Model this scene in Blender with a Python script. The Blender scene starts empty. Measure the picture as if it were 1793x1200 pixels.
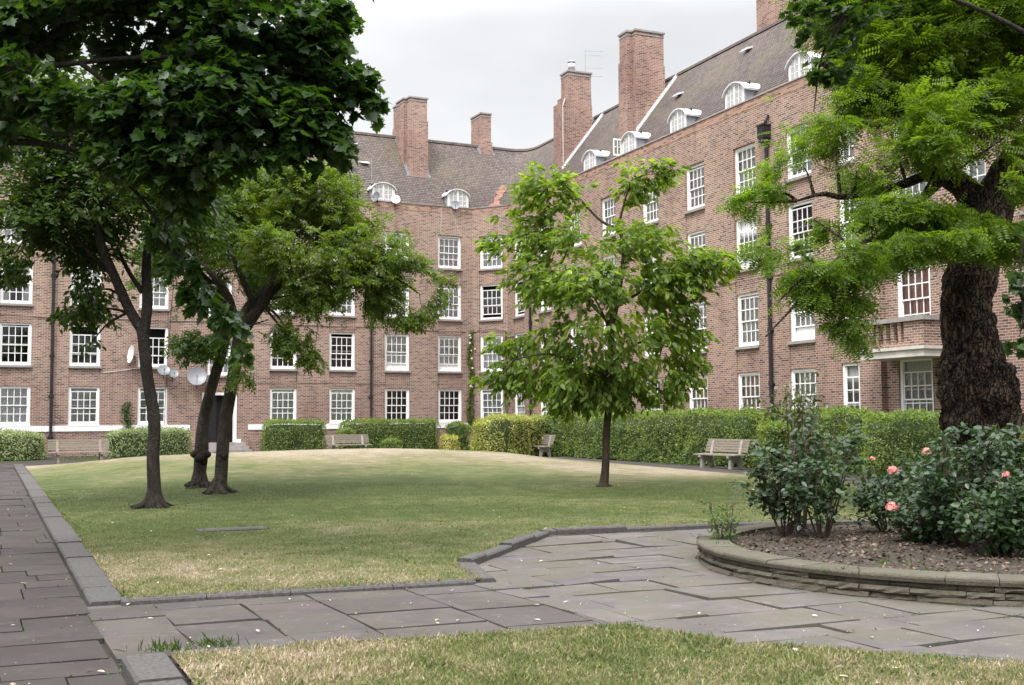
import bpy, math, random
import numpy as np
from mathutils import Matrix, Vector
random.seed(7)
SC = bpy.context.scene
COL = SC.collection
# ------------------------------------------------------------------ camera
F, PITCH, ROLL, CX, CY, EYE = 2030.9, math.radians(3.782), math.radians(-0.335), 896.5, 600.0, 1.55
fw = Vector((0, math.cos(PITCH), math.sin(PITCH))); up0 = Vector((0, -math.sin(PITCH), math.cos(PITCH))); rt0 = Vector((1, 0, 0))
rt = rt0*math.cos(ROLL) + up0*math.sin(ROLL); up = -rt0*math.sin(ROLL) + up0*math.cos(ROLL)
cam = bpy.data.cameras.new('camera'); camo = bpy.data.objects.new('camera', cam); COL.objects.link(camo)
cam.sensor_width = 36; cam.lens = F/1793*36; cam.clip_end = 2000; cam.clip_start = 0.05
m = Matrix.Identity(4)
for i in range(3): m[i][0] = rt[i]; m[i][1] = up[i]; m[i][2] = -fw[i]
m[2][3] = EYE
camo.matrix_world = m; SC.camera = camo
# ------------------------------------------------------------------ sky, sun, exposure
SUN_EL, SUN_AZ = math.radians(58), math.radians(205)      # azimuth clockwise from +Y
W = bpy.data.worlds.new('World'); SC.world = W; W.use_nodes = True
nt = W.node_tree; nt.nodes.clear()
def N(t, k, **kw):
    n = t.nodes.new(k)
    for a, b in kw.items(): setattr(n, a, b)
    return n
out = N(nt, 'ShaderNodeOutputWorld'); bg = N(nt, 'ShaderNodeBackground')
sky = N(nt, 'ShaderNodeTexSky', sky_type='NISHITA', sun_disc=False, sun_elevation=SUN_EL, sun_rotation=SUN_AZ)
tc = N(nt, 'ShaderNodeTexCoord'); sx = N(nt, 'ShaderNodeSeparateXYZ'); nt.links.new(tc.outputs['Generated'], sx.inputs[0])
ramp = N(nt, 'ShaderNodeValToRGB')            # overcast dome: dim at the horizon, brighter overhead
e = ramp.color_ramp.elements; e[0].position = 0.0; e[0].color = (.44, .442, .448, 1); e[1].position = 1; e[1].color = (2.8, 2.82, 2.85, 1)
q = ramp.color_ramp.elements.new(.33); q.color = (.478, .480, .487, 1)
q = ramp.color_ramp.elements.new(.55); q.color = (1.45, 1.46, 1.48, 1)
nt.links.new(sx.outputs[2], ramp.inputs[0])
cn = N(nt, 'ShaderNodeTexNoise'); cn.inputs['Scale'].default_value = 3.2; cn.inputs['Detail'].default_value = 5
mp = N(nt, 'ShaderNodeMapping'); mp.inputs['Scale'].default_value = (1, 1, 2.6); nt.links.new(tc.outputs['Generated'], mp.inputs[0]); nt.links.new(mp.outputs[0], cn.inputs[0])
cr = N(nt, 'ShaderNodeMapRange'); cr.inputs[1].default_value = .35; cr.inputs[2].default_value = .7; cr.inputs[3].default_value = .86; cr.inputs[4].default_value = 1.07
nt.links.new(cn.outputs[0], cr.inputs[0])
vm = N(nt, 'ShaderNodeVectorMath', operation='SCALE'); nt.links.new(ramp.outputs[0], vm.inputs[0]); nt.links.new(cr.outputs[0], vm.inputs['Scale'])
v10 = N(nt, 'ShaderNodeVectorMath', operation='SCALE'); v10.inputs['Scale'].default_value = 10.0; nt.links.new(vm.outputs[0], v10.inputs[0])
mx = N(nt, 'ShaderNodeMix', data_type='RGBA'); mx.inputs[0].default_value = .94
nt.links.new(sky.outputs[0], mx.inputs[6]); nt.links.new(v10.outputs[0], mx.inputs[7])
nt.links.new(mx.outputs[2], bg.inputs[0]); bg.inputs[1].default_value = 0.1; nt.links.new(bg.outputs[0], out.inputs[0])
sl = bpy.data.lights.new('sun', 'SUN'); sl.energy = 1.45; sl.angle = math.radians(10); sl.color = (1, .97, .92)
slo = bpy.data.objects.new('sun', sl); COL.objects.link(slo)
sd = Vector((math.sin(SUN_AZ)*math.cos(SUN_EL), math.cos(SUN_AZ)*math.cos(SUN_EL), math.sin(SUN_EL)))
slo.rotation_euler = sd.to_track_quat('Z', 'Y').to_euler(); slo.location = sd*60
SC.view_settings.view_transform = 'Standard'; SC.view_settings.look = 'None'; SC.view_settings.gamma = 1
SC.view_settings.exposure = 1.02
SC.render.engine = 'CYCLES'; SC.cycles.max_bounces = 6; SC.cycles.transparent_max_bounces = 12

# ------------------------------------------------------------------ helpers
def px(x, y, Y):
    """point of the place seen in direction (x, y) at distance Y"""
    u = (x-CX)/F; v = -(y-CY)/F
    d = rt*u + up*v + fw
    t = Y/d.y
    return np.array([d.x*t, Y, EYE + d.z*t])
def hsh(i, j, k, s):
    n = (i*374761393 + j*668265263 + k*2147483647 + s*974711) & 0xffffffff
    n = ((n ^ (n >> 13))*1274126177) & 0xffffffff
    return ((n ^ (n >> 16)) & 0xffff)/65535.0
def vnoise(P, f=1.0, s=0):
    P = np.asarray(P, float)*f + 1000.0; I = np.floor(P).astype(np.int64); T = P-I; T = T*T*(3-2*T); r = 0
    for a in (0, 1):
        for b in (0, 1):
            for c in (0, 1):
                w = (T[..., 0] if a else 1-T[..., 0])*(T[..., 1] if b else 1-T[..., 1])*(T[..., 2] if c else 1-T[..., 2])
                r = r + w*hsh(I[..., 0]+a, I[..., 1]+b, I[..., 2]+c, s)
    return r
def fbm(P, f=1.0, o=3, s=0):
    r = 0; a = 1; t = 0
    for i in range(o): r = r + a*vnoise(P, f, s+i); t += a; a *= .5; f *= 2.03
    return r/t
def tag(o, label=None, cat=None, group=None, kind=None):
    if label: o['label'] = label
    if cat: o['category'] = cat
    if group: o['group'] = group
    if kind: o['kind'] = kind
    return o
def empty(name, loc, label, cat, group=None):
    o = bpy.data.objects.new(name, None); COL.objects.link(o); o.location = loc; o.empty_display_size = .3
    return tag(o, label, cat, group)
class MB:
    def __init__(s): s.v = []; s.f = []
    def quad(s, a, b, c, d):
        n = len(s.v); s.v += [tuple(a), tuple(b), tuple(c), tuple(d)]; s.f.append((n, n+1, n+2, n+3)); return s
    def poly(s, pts):
        n = len(s.v); s.v += [tuple(p) for p in pts]; s.f.append(tuple(range(n, n+len(pts)))); return s
    def box(s, x0, x1, y0, y1, z0, z1, fr=None):
        n = len(s.v); c = [(x, y, z) for z in (z0, z1) for y in (y0, y1) for x in (x0, x1)]
        if fr is not None: c = [fr(*p) for p in c]
        s.v += [tuple(p) for p in c]
        s.f += [tuple(n+i for i in q) for q in ((0, 2, 3, 1), (4, 5, 7, 6), (0, 1, 5, 4), (1, 3, 7, 5), (3, 2, 6, 7), (2, 0, 4, 6))]; return s
    def prism(s, pts, z0, z1, top=None):
        """vertical prism over a 2D polygon; top: optional z per point"""
        n = len(s.v); k = len(pts)
        s.v += [(p[0], p[1], z0) for p in pts] + [(p[0], p[1], z1 if top is None else top[i]) for i, p in enumerate(pts)]
        s.f.append(tuple(n+i for i in range(k))[::-1]); s.f.append(tuple(n+k+i for i in range(k)))
        for i in range(k): j = (i+1) % k; s.f.append((n+i, n+j, n+k+j, n+k+i))
        return s
    def tube(s, pts, rad, sides=8, amp=None, seed=0, cap=True, nf=2.0, ell=1.0):
        P = np.array(pts, float); n0 = len(s.v); k = len(P)
        rad = np.broadcast_to(np.array(rad, float), (k,)) if np.ndim(rad) <= 1 else rad
        T = np.gradient(P, axis=0); T /= (np.linalg.norm(T, axis=1)[:, None]+1e-9)
        ref = np.array([0, 1.0, 0]) if abs(T[0][1]) < .8 else np.array([1.0, 0, 0])
        R = []
        for i in range(k):
            u = np.cross(ref, T[i]); u /= np.linalg.norm(u)+1e-9; w = np.cross(T[i], u); ref = w if abs(w@T[min(i+1, k-1)]) < .95 else ref
            for j in range(sides):
                a = 2*math.pi*j/sides
                R.append((P[i], math.cos(a)*u+math.sin(a)*w*ell, rad[i]))
        C = np.array([r[0] for r in R]); D = np.array([r[1] for r in R]); q = np.array([r[2] for r in R])
        V = C+D*q[:, None]
        if amp is not None:
            A = np.repeat(np.broadcast_to(np.array(amp, float), (k,)), sides)
            V = V + D*((fbm(V*np.array([1, 1, .45]), nf, 4, seed)-.5)*2*A)[:, None]
            if sides > 60: V = V + D*((.5-np.abs(2*fbm(V*np.array([1, 1, .3]), nf*2.6, 3, seed+7)-1)*2)*A*.55)[:, None]
        s.v += [tuple(x) for x in V]
        for i in range(k-1):
            for j in range(sides):
                a = n0+i*sides+j; b = n0+i*sides+(j+1) % sides
                s.f.append((a, b, b+sides, a+sides))
        if cap:
            s.f.append(tuple(n0+j for j in range(sides))[::-1]); s.f.append(tuple(n0+(k-1)*sides+j for j in range(sides)))
        return s
    def mesh(s, name, mat, smooth=False, off=None):
        me = bpy.data.meshes.new(name); V = np.array(s.v, float)
        if off is not None and len(V): V = V-np.array(off)
        me.from_pydata(V.tolist(), [], s.f); me.materials.append(mat)
        uv = me.uv_layers.new(name='UVMap'); nl = len(me.loops); me.update()
        N_ = np.zeros(len(me.polygons)*3); me.polygons.foreach_get('normal', N_); N_ = N_.reshape(-1, 3)
        lt = np.zeros(len(me.polygons), int); me.polygons.foreach_get('loop_total', lt)
        vi = np.zeros(nl, int); me.loops.foreach_get('vertex_index', vi)
        NL = np.repeat(N_, lt, axis=0); VL = np.array(s.v, float)[vi]
        h = np.hypot(NL[:, 0], NL[:, 1])+1e-9; flat = np.abs(NL[:, 2]) > .8
        U = np.where(flat, VL[:, 0], (-NL[:, 1]*VL[:, 0]+NL[:, 0]*VL[:, 1])/h); Vv = np.where(flat, VL[:, 1], VL[:, 2])
        uv.data.foreach_set('uv', np.stack([U, Vv], 1).ravel())
        if smooth: me.polygons.foreach_set('use_smooth', [True]*len(me.polygons))
        return me
    def build(s, name, mat, parent=None, smooth=False, label=None):
        off = world_loc(parent) if parent is not None else None
        return link(name, s.mesh(name, mat, smooth, off), parent, label=label)
def world_loc(p):
    L = np.zeros(3)
    while p is not None: L += np.array(p.location); p = p.parent
    return L
def link(name, me, parent=None, loc=(0, 0, 0), rz=0.0, label=None):
    o = bpy.data.objects.new(name, me); COL.objects.link(o); o.location = loc; o.rotation_euler = (0, 0, rz)
    if parent is not None: o.parent = parent
    if label: o['label'] = label
    return o
def smooth_path(pts, n=8):
    P = [np.array(p, float) for p in pts]; P = [2*P[0]-P[1]]+P+[2*P[-1]-P[-2]]; o = []
    for i in range(1, len(P)-2):
        for k in range(n):
            t = k/n; a, b, c, d = P[i-1], P[i], P[i+1], P[i+2]
            o.append(.5*((2*b)+(-a+c)*t+(2*a-5*b+4*c-d)*t*t+(-a+3*b-3*c+d)*t**3))
    o.append(P[-2]); return np.array(o)

# ------------------------------------------------------------------ materials
def new(name):
    mt = bpy.data.materials.new(name); mt.use_nodes = True; t = mt.node_tree; b = t.nodes['Principled BSDF']; return mt, t, b
def coords(t, kind='Object', scale=None):
    c = N(t, 'ShaderNodeTexCoord'); o = c.outputs[kind]
    if kind == 'Position': o = N(t, 'ShaderNodeNewGeometry').outputs['Position']
    if scale is not None:
        mp = N(t, 'ShaderNodeMapping'); mp.inputs['Scale'].default_value = scale; t.links.new(o, mp.inputs[0]); o = mp.outputs[0]
    return o
def posn(t, scale=(1, 1, 1)):
    g = N(t, 'ShaderNodeNewGeometry'); mp = N(t, 'ShaderNodeMapping'); mp.inputs['Scale'].default_value = scale; t.links.new(g.outputs['Position'], mp.inputs[0]); return mp.outputs[0]
def noise(t, vec, s, d=4, r=.55):
    n = N(t, 'ShaderNodeTexNoise'); n.inputs['Scale'].default_value = s; n.inputs['Detail'].default_value = d; n.inputs['Roughness'].default_value = r
    t.links.new(vec, n.inputs['Vector']); return n.outputs[0]
def rng(t, v, a, b, c=0., d=1.):
    n = N(t, 'ShaderNodeMapRange'); n.inputs[1].default_value = a; n.inputs[2].default_value = b; n.inputs[3].default_value = c; n.inputs[4].default_value = d
    t.links.new(v, n.inputs[0]); return n.outputs[0]
def mix(t, f, a, b, mode='MIX'):
    n = N(t, 'ShaderNodeMix', data_type='RGBA', blend_type=mode)
    for i, q in ((0, f), (6, a), (7, b)):
        if isinstance(q, (int, float)): n.inputs[i].default_value = q
        elif isinstance(q, tuple): n.inputs[i].default_value = q if len(q) == 4 else (*q, 1)
        else: t.links.new(q, n.inputs[i])
    return n.outputs[2]
def math_(t, op, a, b):
    n = N(t, 'ShaderNodeMath', operation=op)
    for i, q in ((0, a), (1, b)):
        if isinstance(q, (int, float)): n.inputs[i].default_value = q
        else: t.links.new(q, n.inputs[i])
    return n.outputs[0]
def bump(t, b, h, strength=.4, dist=.02):
    n = N(t, 'ShaderNodeBump'); n.inputs['Strength'].default_value = strength; n.inputs['Distance'].default_value = dist
    t.links.new(h, n.inputs['Height']); t.links.new(n.outputs[0], b.inputs['Normal'])
def plain(name, col, rough=.6, var=.12, ns=6, metal=0., spec=.4):
    mt, t, b = new(name); v = posn(t); n = noise(t, v, ns, 5)
    c = mix(t, rng(t, n, .3, .7), tuple(x*(1-var) for x in col), tuple(min(1, x*(1+var)) for x in col))
    t.links.new(c, b.inputs['Base Color']); b.inputs['Roughness'].default_value = rough; b.inputs['Metallic'].default_value = metal; b.inputs['Specular IOR Level'].default_value = spec
    bump(t, b, n, .15, .01); return mt
def brick_mat(name, c1, c2, mortar, dark=(.060, .046, .045), soot=.5):
    mt, t, b = new(name); uv = coords(t, 'UV')
    br = N(t, 'ShaderNodeTexBrick'); t.links.new(uv, br.inputs['Vector']); br.offset = .5
    br.inputs['Scale'].default_value = 1; br.inputs['Brick Width'].default_value = .225; br.inputs['Row Height'].default_value = .075
    br.inputs['Mortar Size'].default_value = .0095; br.inputs['Mortar Smooth'].default_value = .3; br.inputs['Bias'].default_value = -.1
    br.inputs['Color1'].default_value = (*c1, 1); br.inputs['Color2'].default_value = (*c2, 1); br.inputs['Mortar'].default_value = (*mortar, 1)
    # second, brick-aligned random: some burnt bricks
    b2 = N(t, 'ShaderNodeTexBrick'); t.links.new(uv, b2.inputs['Vector']); b2.offset = .5
    b2.inputs['Scale'].default_value = 1; b2.inputs['Brick Width'].default_value = .225; b2.inputs['Row Height'].default_value = .075
    b2.inputs['Mortar Size'].default_value = .0095; b2.inputs['Bias'].default_value = .12
    b2.inputs['Color1'].default_value = (1, 1, 1, 1); b2.inputs['Color2'].default_value = (0, 0, 0, 1); b2.inputs['Mortar'].default_value = (0, 0, 0, 1)
    # the two-colour random of this node: bias moves most bricks to one side
    P = posn(t)
    spot = noise(t, posn(t, (1, 1, 3)), 2.6, 6, .7)
    col = mix(t, math_(t, 'MULTIPLY', rng(t, b2.outputs['Color'], .38, .62), rng(t, spot, .34, .62, .25, 1)), br.outputs['Color'], dark)
    big = noise(t, P, .33, 5, .6)
    col = mix(t, rng(t, big, .35, .68, 0, soot), col, (.62, .52, .56), 'MULTIPLY')
    streak = noise(t, posn(t, (1, 1, .12)), 1.9, 5, .6); patch = noise(t, P, .75, 3, .5)
    col = mix(t, rng(t, streak, .50, .70, 0, .45), col, (.60, .55, .55), 'MULTIPLY'); col = mix(t, rng(t, patch, .52, .60, 0, .35), col, (1.22, 1.18, 1.12), 'MULTIPLY')
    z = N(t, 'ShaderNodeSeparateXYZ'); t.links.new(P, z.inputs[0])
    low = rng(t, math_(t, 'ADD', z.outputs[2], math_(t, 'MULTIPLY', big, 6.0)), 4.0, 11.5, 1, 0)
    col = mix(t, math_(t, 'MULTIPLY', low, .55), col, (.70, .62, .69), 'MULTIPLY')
    t.links.new(col, b.inputs['Base Color']); b.inputs['Roughness'].default_value = .9; b.inputs['Specular IOR Level'].default_value = .2
    bump(t, b, math_(t, 'ADD', math_(t, 'MULTIPLY', br.outputs['Fac'], -1.0), math_(t, 'MULTIPLY', noise(t, P, 40, 3), .6)), .5, .008)
    return mt
M = {}
M['brick'] = brick_mat('brick', (.415, .258, .180), (.255, .166, .124), (.58, .52, .45))
M['brick_band'] = brick_mat('brick_band', (.43, .275, .205), (.37, .235, .175), (.46, .33, .265), soot=.3)
M['brick_chimney'] = brick_mat('brick_chimney', (.44, .265, .195), (.27, .17, .135), (.55, .46, .40), soot=.8)
def tile_mat(name, c1, c2, moss=.38):
    mt, t, b = new(name); uv = coords(t, 'UV')
    mp = N(t, 'ShaderNodeMapping'); mp.inputs['Location'].default_value = (0, -12.9, 0); t.links.new(uv, mp.inputs[0])
    br = N(t, 'ShaderNodeTexBrick'); t.links.new(mp.outputs[0], br.inputs['Vector']); br.offset = .5
    br.inputs['Scale'].default_value = 1; br.inputs['Brick Width'].default_value = .17; br.inputs['Row Height'].default_value = .11425
    br.inputs['Mortar Size'].default_value = .011; br.inputs['Bias'].default_value = 0
    br.inputs['Color1'].default_value = (*c1, 1); br.inputs['Color2'].default_value = (*c2, 1); br.inputs['Mortar'].default_value = (.03, .024, .024, 1)  # dark joints; their row lines also carry painted shade under each tile lip
    P = posn(t); n = noise(t, P, 1.1, 7, .7); n2 = noise(t, P, 9, 5, .7)
    col = mix(t, rng(t, n, .4, .65, 0, .45), br.outputs['Color'], mix(t, 1.0, br.outputs['Color'], (1.35, 1.32, 1.28), 'MULTIPLY'))
    col = mix(t, rng(t, n2, .58, .75, 0, .4), col, (.34, .31, .28))
    mo = math_(t, 'MULTIPLY', rng(t, noise(t, P, .38, 4, .5), .48, .62, 0, 1), rng(t, n2, .35, .6, .1, 1))
    z = N(t, 'ShaderNodeSeparateXYZ'); t.links.new(P, z.inputs[0])
    col = mix(t, math_(t, 'MULTIPLY', mo, moss), col, (.19, .17, .09))
    t.links.new(col, b.inputs['Base Color']); b.inputs['Roughness'].default_value = .85; b.inputs['Specular IOR Level'].default_value = .25
    bump(t, b, math_(t, 'ADD', n2, br.outputs['Color']), .5, .012); return mt
M['tile'] = tile_mat('roof_tile', (.170, .136, .124), (.100, .083, .080))
M['tile_new'] = tile_mat('orange_tile', (.34, .185, .13), (.28, .145, .11), .1)
M['white'] = plain('white_paint', (.86, .86, .85), .45, .03, 3)
M['stone'] = plain('pale_stone', (.55, .52, .48), .8, .2, 2)
M['sill'] = plain('grey_sill', (.30, .27, .26), .8, .2, 4)
M['lead'] = plain('lead', (.30, .32, .35), .5, .2, 5)
M['leadwhite'] = plain('pale_lead', (.66, .67, .70), .5, .12, 5)
M['iron'] = plain('black_iron', (.022, .02, .026), .4, .3, 8)
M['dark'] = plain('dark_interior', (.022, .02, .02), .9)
M['doorblack'] = plain('dark_doorway', (.010, .009, .010), .7)
M['grey'] = plain('grey_metal', (.17, .175, .185), .45, .1, 5, .3)
M['dishw'] = plain('white_metal', (.72, .72, .72), .4, .06)
M['galv'] = plain('galvanised', (.50, .50, .52), .3, .15, 8, .8)
M['cable'] = plain('black_cable', (.03, .028, .03), .6)
M['cablew'] = plain('white_cable', (.6, .58, .55), .6)
M['wood'] = None
def cloth(name, col):
    mt, t, b = new(name); n = noise(t, posn(t), 5, 4)
    c = mix(t, rng(t, n, .3, .7), tuple(x*.9 for x in col), col); t.links.new(c, b.inputs['Base Color']); b.inputs['Roughness'].default_value = .9; return mt
M['net'] = cloth('net_curtain', (.86, .86, .86)); M['cream'] = cloth('cream_curtain', (.70, .58, .45)); M['greyc'] = cloth('grey_curtain', (.42, .42, .41))
M['red'] = cloth('red_curtain', (.62, .14, .08)); M['pink'] = cloth('pink_curtain', (.70, .38, .34)); M['sage'] = cloth('pale_green_blind', (.66, .70, .63))
def glass_mat():
    mt, t, b = new('window_glass'); o = t.nodes['Material Output']
    tr = N(t, 'ShaderNodeBsdfTransparent'); tr.inputs[0].default_value = (.90, .92, .92, 1); gl = N(t, 'ShaderNodeBsdfGlossy'); gl.inputs['Roughness'].default_value = .03
    fr = N(t, 'ShaderNodeFresnel'); fr.inputs[0].default_value = 1.6
    nz = noise(t, posn(t), 2.3, 2); bp = N(t, 'ShaderNodeBump'); bp.inputs['Strength'].default_value = .12; bp.inputs['Distance'].default_value = .05; t.links.new(nz, bp.inputs['Height']); t.links.new(bp.outputs[0], gl.inputs['Normal'])
    ms = N(t, 'ShaderNodeMixShader'); t.links.new(rng(t, fr.outputs[0], 0, 1, .03, 1), ms.inputs[0]); t.links.new(tr.outputs[0], ms.inputs[1]); t.links.new(gl.outputs[0], ms.inputs[2]); t.links.new(ms.outputs[0], o.inputs[0]); return mt
M['glass'] = glass_mat()
def bark_mat(name, c1, c2, stretch=.25, ns=9, strength=.9):
    mt, t, b = new(name); v = posn(t, (1, 1, stretch)); n = noise(t, v, ns, 9, .78); n2 = noise(t, posn(t), 2.3, 5)
    c = mix(t, rng(t, n, .35, .65), c1, c2); c = mix(t, rng(t, n2, .4, .7, 0, .6), c, tuple(x*.5 for x in c1))
    vo = N(t, 'ShaderNodeTexVoronoi', feature='DISTANCE_TO_EDGE'); vo.inputs['Scale'].default_value = ns*1.5
    vd = N(t, 'ShaderNodeVectorMath', operation='ADD'); t.links.new(posn(t, (1, 1, stretch*.8)), vd.inputs[0]); nv = N(t, 'ShaderNodeTexNoise'); nv.inputs['Scale'].default_value = 5; t.links.new(posn(t), nv.inputs['Vector'])
    ns_ = N(t, 'ShaderNodeVectorMath', operation='SCALE'); ns_.inputs['Scale'].default_value = .22; t.links.new(nv.outputs['Color'], ns_.inputs[0]); t.links.new(ns_.outputs[0], vd.inputs[1]); t.links.new(vd.outputs[0], vo.inputs['Vector'])
    cr_ = rng(t, vo.outputs['Distance'], 0, .16); c = mix(t, cr_, tuple(x*.55 for x in c1), c) if strength > .95 else mix(t, rng(t, vo.outputs['Distance'], 0, .3, .45, 1), tuple(x*.8 for x in c1), c); lich = noise(t, posn(t), 6, 6, .8); c = mix(t, rng(t, lich, .62, .72, 0, .45), c, (.13, .14, .095))
    t.links.new(c, b.inputs['Base Color']); b.inputs['Roughness'].default_value = .95; b.inputs['Specular IOR Level'].default_value = .15; bump(t, b, math_(t, 'ADD', n, math_(t, 'MULTIPLY', cr_, 1.2 if strength > .95 else .25)), strength, .06); return mt
M['bark'] = bark_mat('dark_bark', (.030, .025, .022), (.085, .070, .057))
M['bark_grey'] = bark_mat('grey_bark', (.040, .034, .027), (.120, .100, .078), .5, 7)
M['bark_burl'] = bark_mat('rough_bark', (.036, .027, .023), (.20, .145, .105), .40, 9, 1.0)
M['bark_brown'] = bark_mat('young_bark', (.07, .052, .04), (.15, .115, .085), .2, 14)
M['cane'] = plain('rose_cane', (.07, .045, .03), .7, .3, 10)
def leaf_mat(name, cols, trans=.45, rough=.5, spec=.35, tcol=None, clump=None):
    mt, t, b = new(name); o = t.nodes['Material Output']; g = N(t, 'ShaderNodeNewGeometry')
    r = N(t, 'ShaderNodeValToRGB'); r.color_ramp.interpolation = 'LINEAR'; E_ = r.color_ramp.elements
    while len(E_) < len(cols): E_.new(.5)
    for i, c in enumerate(cols): E_[i].position = i/(len(cols)-1); E_[i].color = (*c, 1)
    n = noise(t, posn(t), clump or 1.2, 2); f = math_(t, 'ADD', math_(t, 'MULTIPLY', g.outputs['Random Per Island'], .6), rng(t, n, .3, .7, 0, .4)); t.links.new(f, r.inputs[0])
    t.links.new(r.outputs[0], b.inputs['Base Color']); b.inputs['Roughness'].default_value = rough; b.inputs['Specular IOR Level'].default_value = spec
    tl = N(t, 'ShaderNodeBsdfTranslucent'); t.links.new(mix(t, 1.0, r.outputs[0], tcol or (1.75, 1.85, .45), 'MULTIPLY'), tl.inputs[0])
    ms = N(t, 'ShaderNodeMixShader'); ms.inputs[0].default_value = trans; t.links.new(b.outputs[0], ms.inputs[1]); t.links.new(tl.outputs[0], ms.inputs[2]); t.links.new(ms.outputs[0], o.inputs[0]); return mt
M['maple'] = leaf_mat('maple_leaf', [(.018, .040, .010), (.032, .070, .016), (.060, .115, .024)], .42, .4, .45)
M['cherry'] = leaf_mat('tree_leaf_mid', [(.030, .060, .014), (.055, .100, .020), (.100, .165, .030)], .42, .42)
M['darkleaf'] = leaf_mat('tree_leaf_dark', [(.024, .046, .012), (.040, .076, .016), (.085, .135, .026)], .42)
M['lime'] = leaf_mat('tree_leaf_bright', [(.055, .085, .020), (.100, .150, .030), (.180, .250, .045)], .45, .4)
M['walnut'] = leaf_mat('tree_leaf_fresh', [(.060, .098, .024), (.125, .190, .036), (.26, .34, .060)], .5, .5, .35)
M['robinia'] = leaf_mat('pinnate_leaf', [(.060, .105, .018), (.115, .185, .028), (.20, .28, .042)], .55, .5, .3)
M['hedge'] = leaf_mat('hedge_leaf', [(.080, .125, .032), (.145, .205, .048), (.26, .33, .08)], .35, .5)
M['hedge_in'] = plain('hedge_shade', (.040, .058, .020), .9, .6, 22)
M['varieg'] = leaf_mat('variegated_leaf', [(.08, .13, .05), (.19, .24, .11), (.42, .44, .26)], .3, .5)
M['varieg_y'] = leaf_mat('yellow_edged_leaf', [(.12, .17, .04), (.30, .32, .09), (.50, .47, .16)], .3, .5)
M['yellow'] = leaf_mat('golden_leaf', [(.20, .24, .06), (.46, .44, .13), (.64, .60, .26)], .3, .5)
M['rose'] = leaf_mat('rose_leaf', [(.017, .038, .016), (.030, .062, .024), (.055, .10, .034)], .25, .38, .5)
M['rose_red'] = leaf_mat('young_rose_leaf', [(.05, .045, .018), (.06, .085, .025), (.10, .09, .03)], .25, .3, .6)
M['petal'] = leaf_mat('pink_petal', [(.62, .20, .19), (.74, .33, .30), (.85, .55, .48)], .3, .6, .2, (1, 1, 1))
M['petalw'] = leaf_mat('white_petal', [(.8, .8, .76), (.85, .85, .82)], .2, .6, .2, (1, 1, 1))
M['mulch'] = leaf_mat('mulch_chip', [(.028, .020, .014), (.075, .052, .038), (.25, .19, .14)], .0, .9, .2)
M['litter'] = leaf_mat('dry_leaf', [(.30, .24, .16), (.50, .43, .33), (.62, .58, .50)], .1, .8, .2, (1, 1, 1))
def grass_mat(name, blades):
    mt, t, b = new(name); o = t.nodes['Material Output']; at = N(t, 'ShaderNodeAttribute', attribute_name='dry'); P = posn(t)
    n = noise(t, P, 2.2, 6, .65); n2 = noise(t, P, 28, 4, .7); n3 = noise(t, P, 130, 3, .7)
    d = math_(t, 'ADD', at.outputs['Fac'], rng(t, n, .3, .7, -.30, .30))
    d = math_(t, 'ADD', d, rng(t, n2, .3, .7, -.36, .36))
    if blades: d = math_(t, 'ADD', d, rng(t, N(t, 'ShaderNodeNewGeometry').outputs['Random Per Island'], 0, 1, -.3, .3))
    r = N(t, 'ShaderNodeValToRGB'); E_ = r.color_ramp.elements
    cs = [(0, (.075, .100, .030)), (.3, (.125, .150, .052)), (.55, (.195, .190, .088)), (.8, (.275, .228, .148)), (1, (.375, .322, .240))]
    while len(E_) < len(cs): E_.new(.5)
    for i, (p, c) in enumerate(cs): E_[i].position = p; E_[i].color = (*c, 1)
    t.links.new(d, r.inputs[0]); c = r.outputs[0]
    if blades: c = mix(t, 1.0, c, (1.6, 1.55, 1.6), 'MULTIPLY')
    if not blades: c = mix(t, rng(t, n3, .3, .7), c, mix(t, 1.0, c, (.62, .62, .6), 'MULTIPLY'))
    t.links.new(c, b.inputs['Base Color']); b.inputs['Roughness'].default_value = .8; b.inputs['Specular IOR Level'].default_value = .15
    if blades:
        tl = N(t, 'ShaderNodeBsdfTranslucent'); t.links.new(c, tl.inputs[0]); ms = N(t, 'ShaderNodeMixShader'); ms.inputs[0].default_value = .3
        t.links.new(b.outputs[0], ms.inputs[1]); t.links.new(tl.outputs[0], ms.inputs[2]); t.links.new(ms.outputs[0], o.inputs[0])
    else: bump(t, b, math_(t, 'ADD', n3, n2), .8, .03)
    return mt
M['grass'] = grass_mat('lawn_grass', False); M['blade'] = grass_mat('grass_blade', True)
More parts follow.
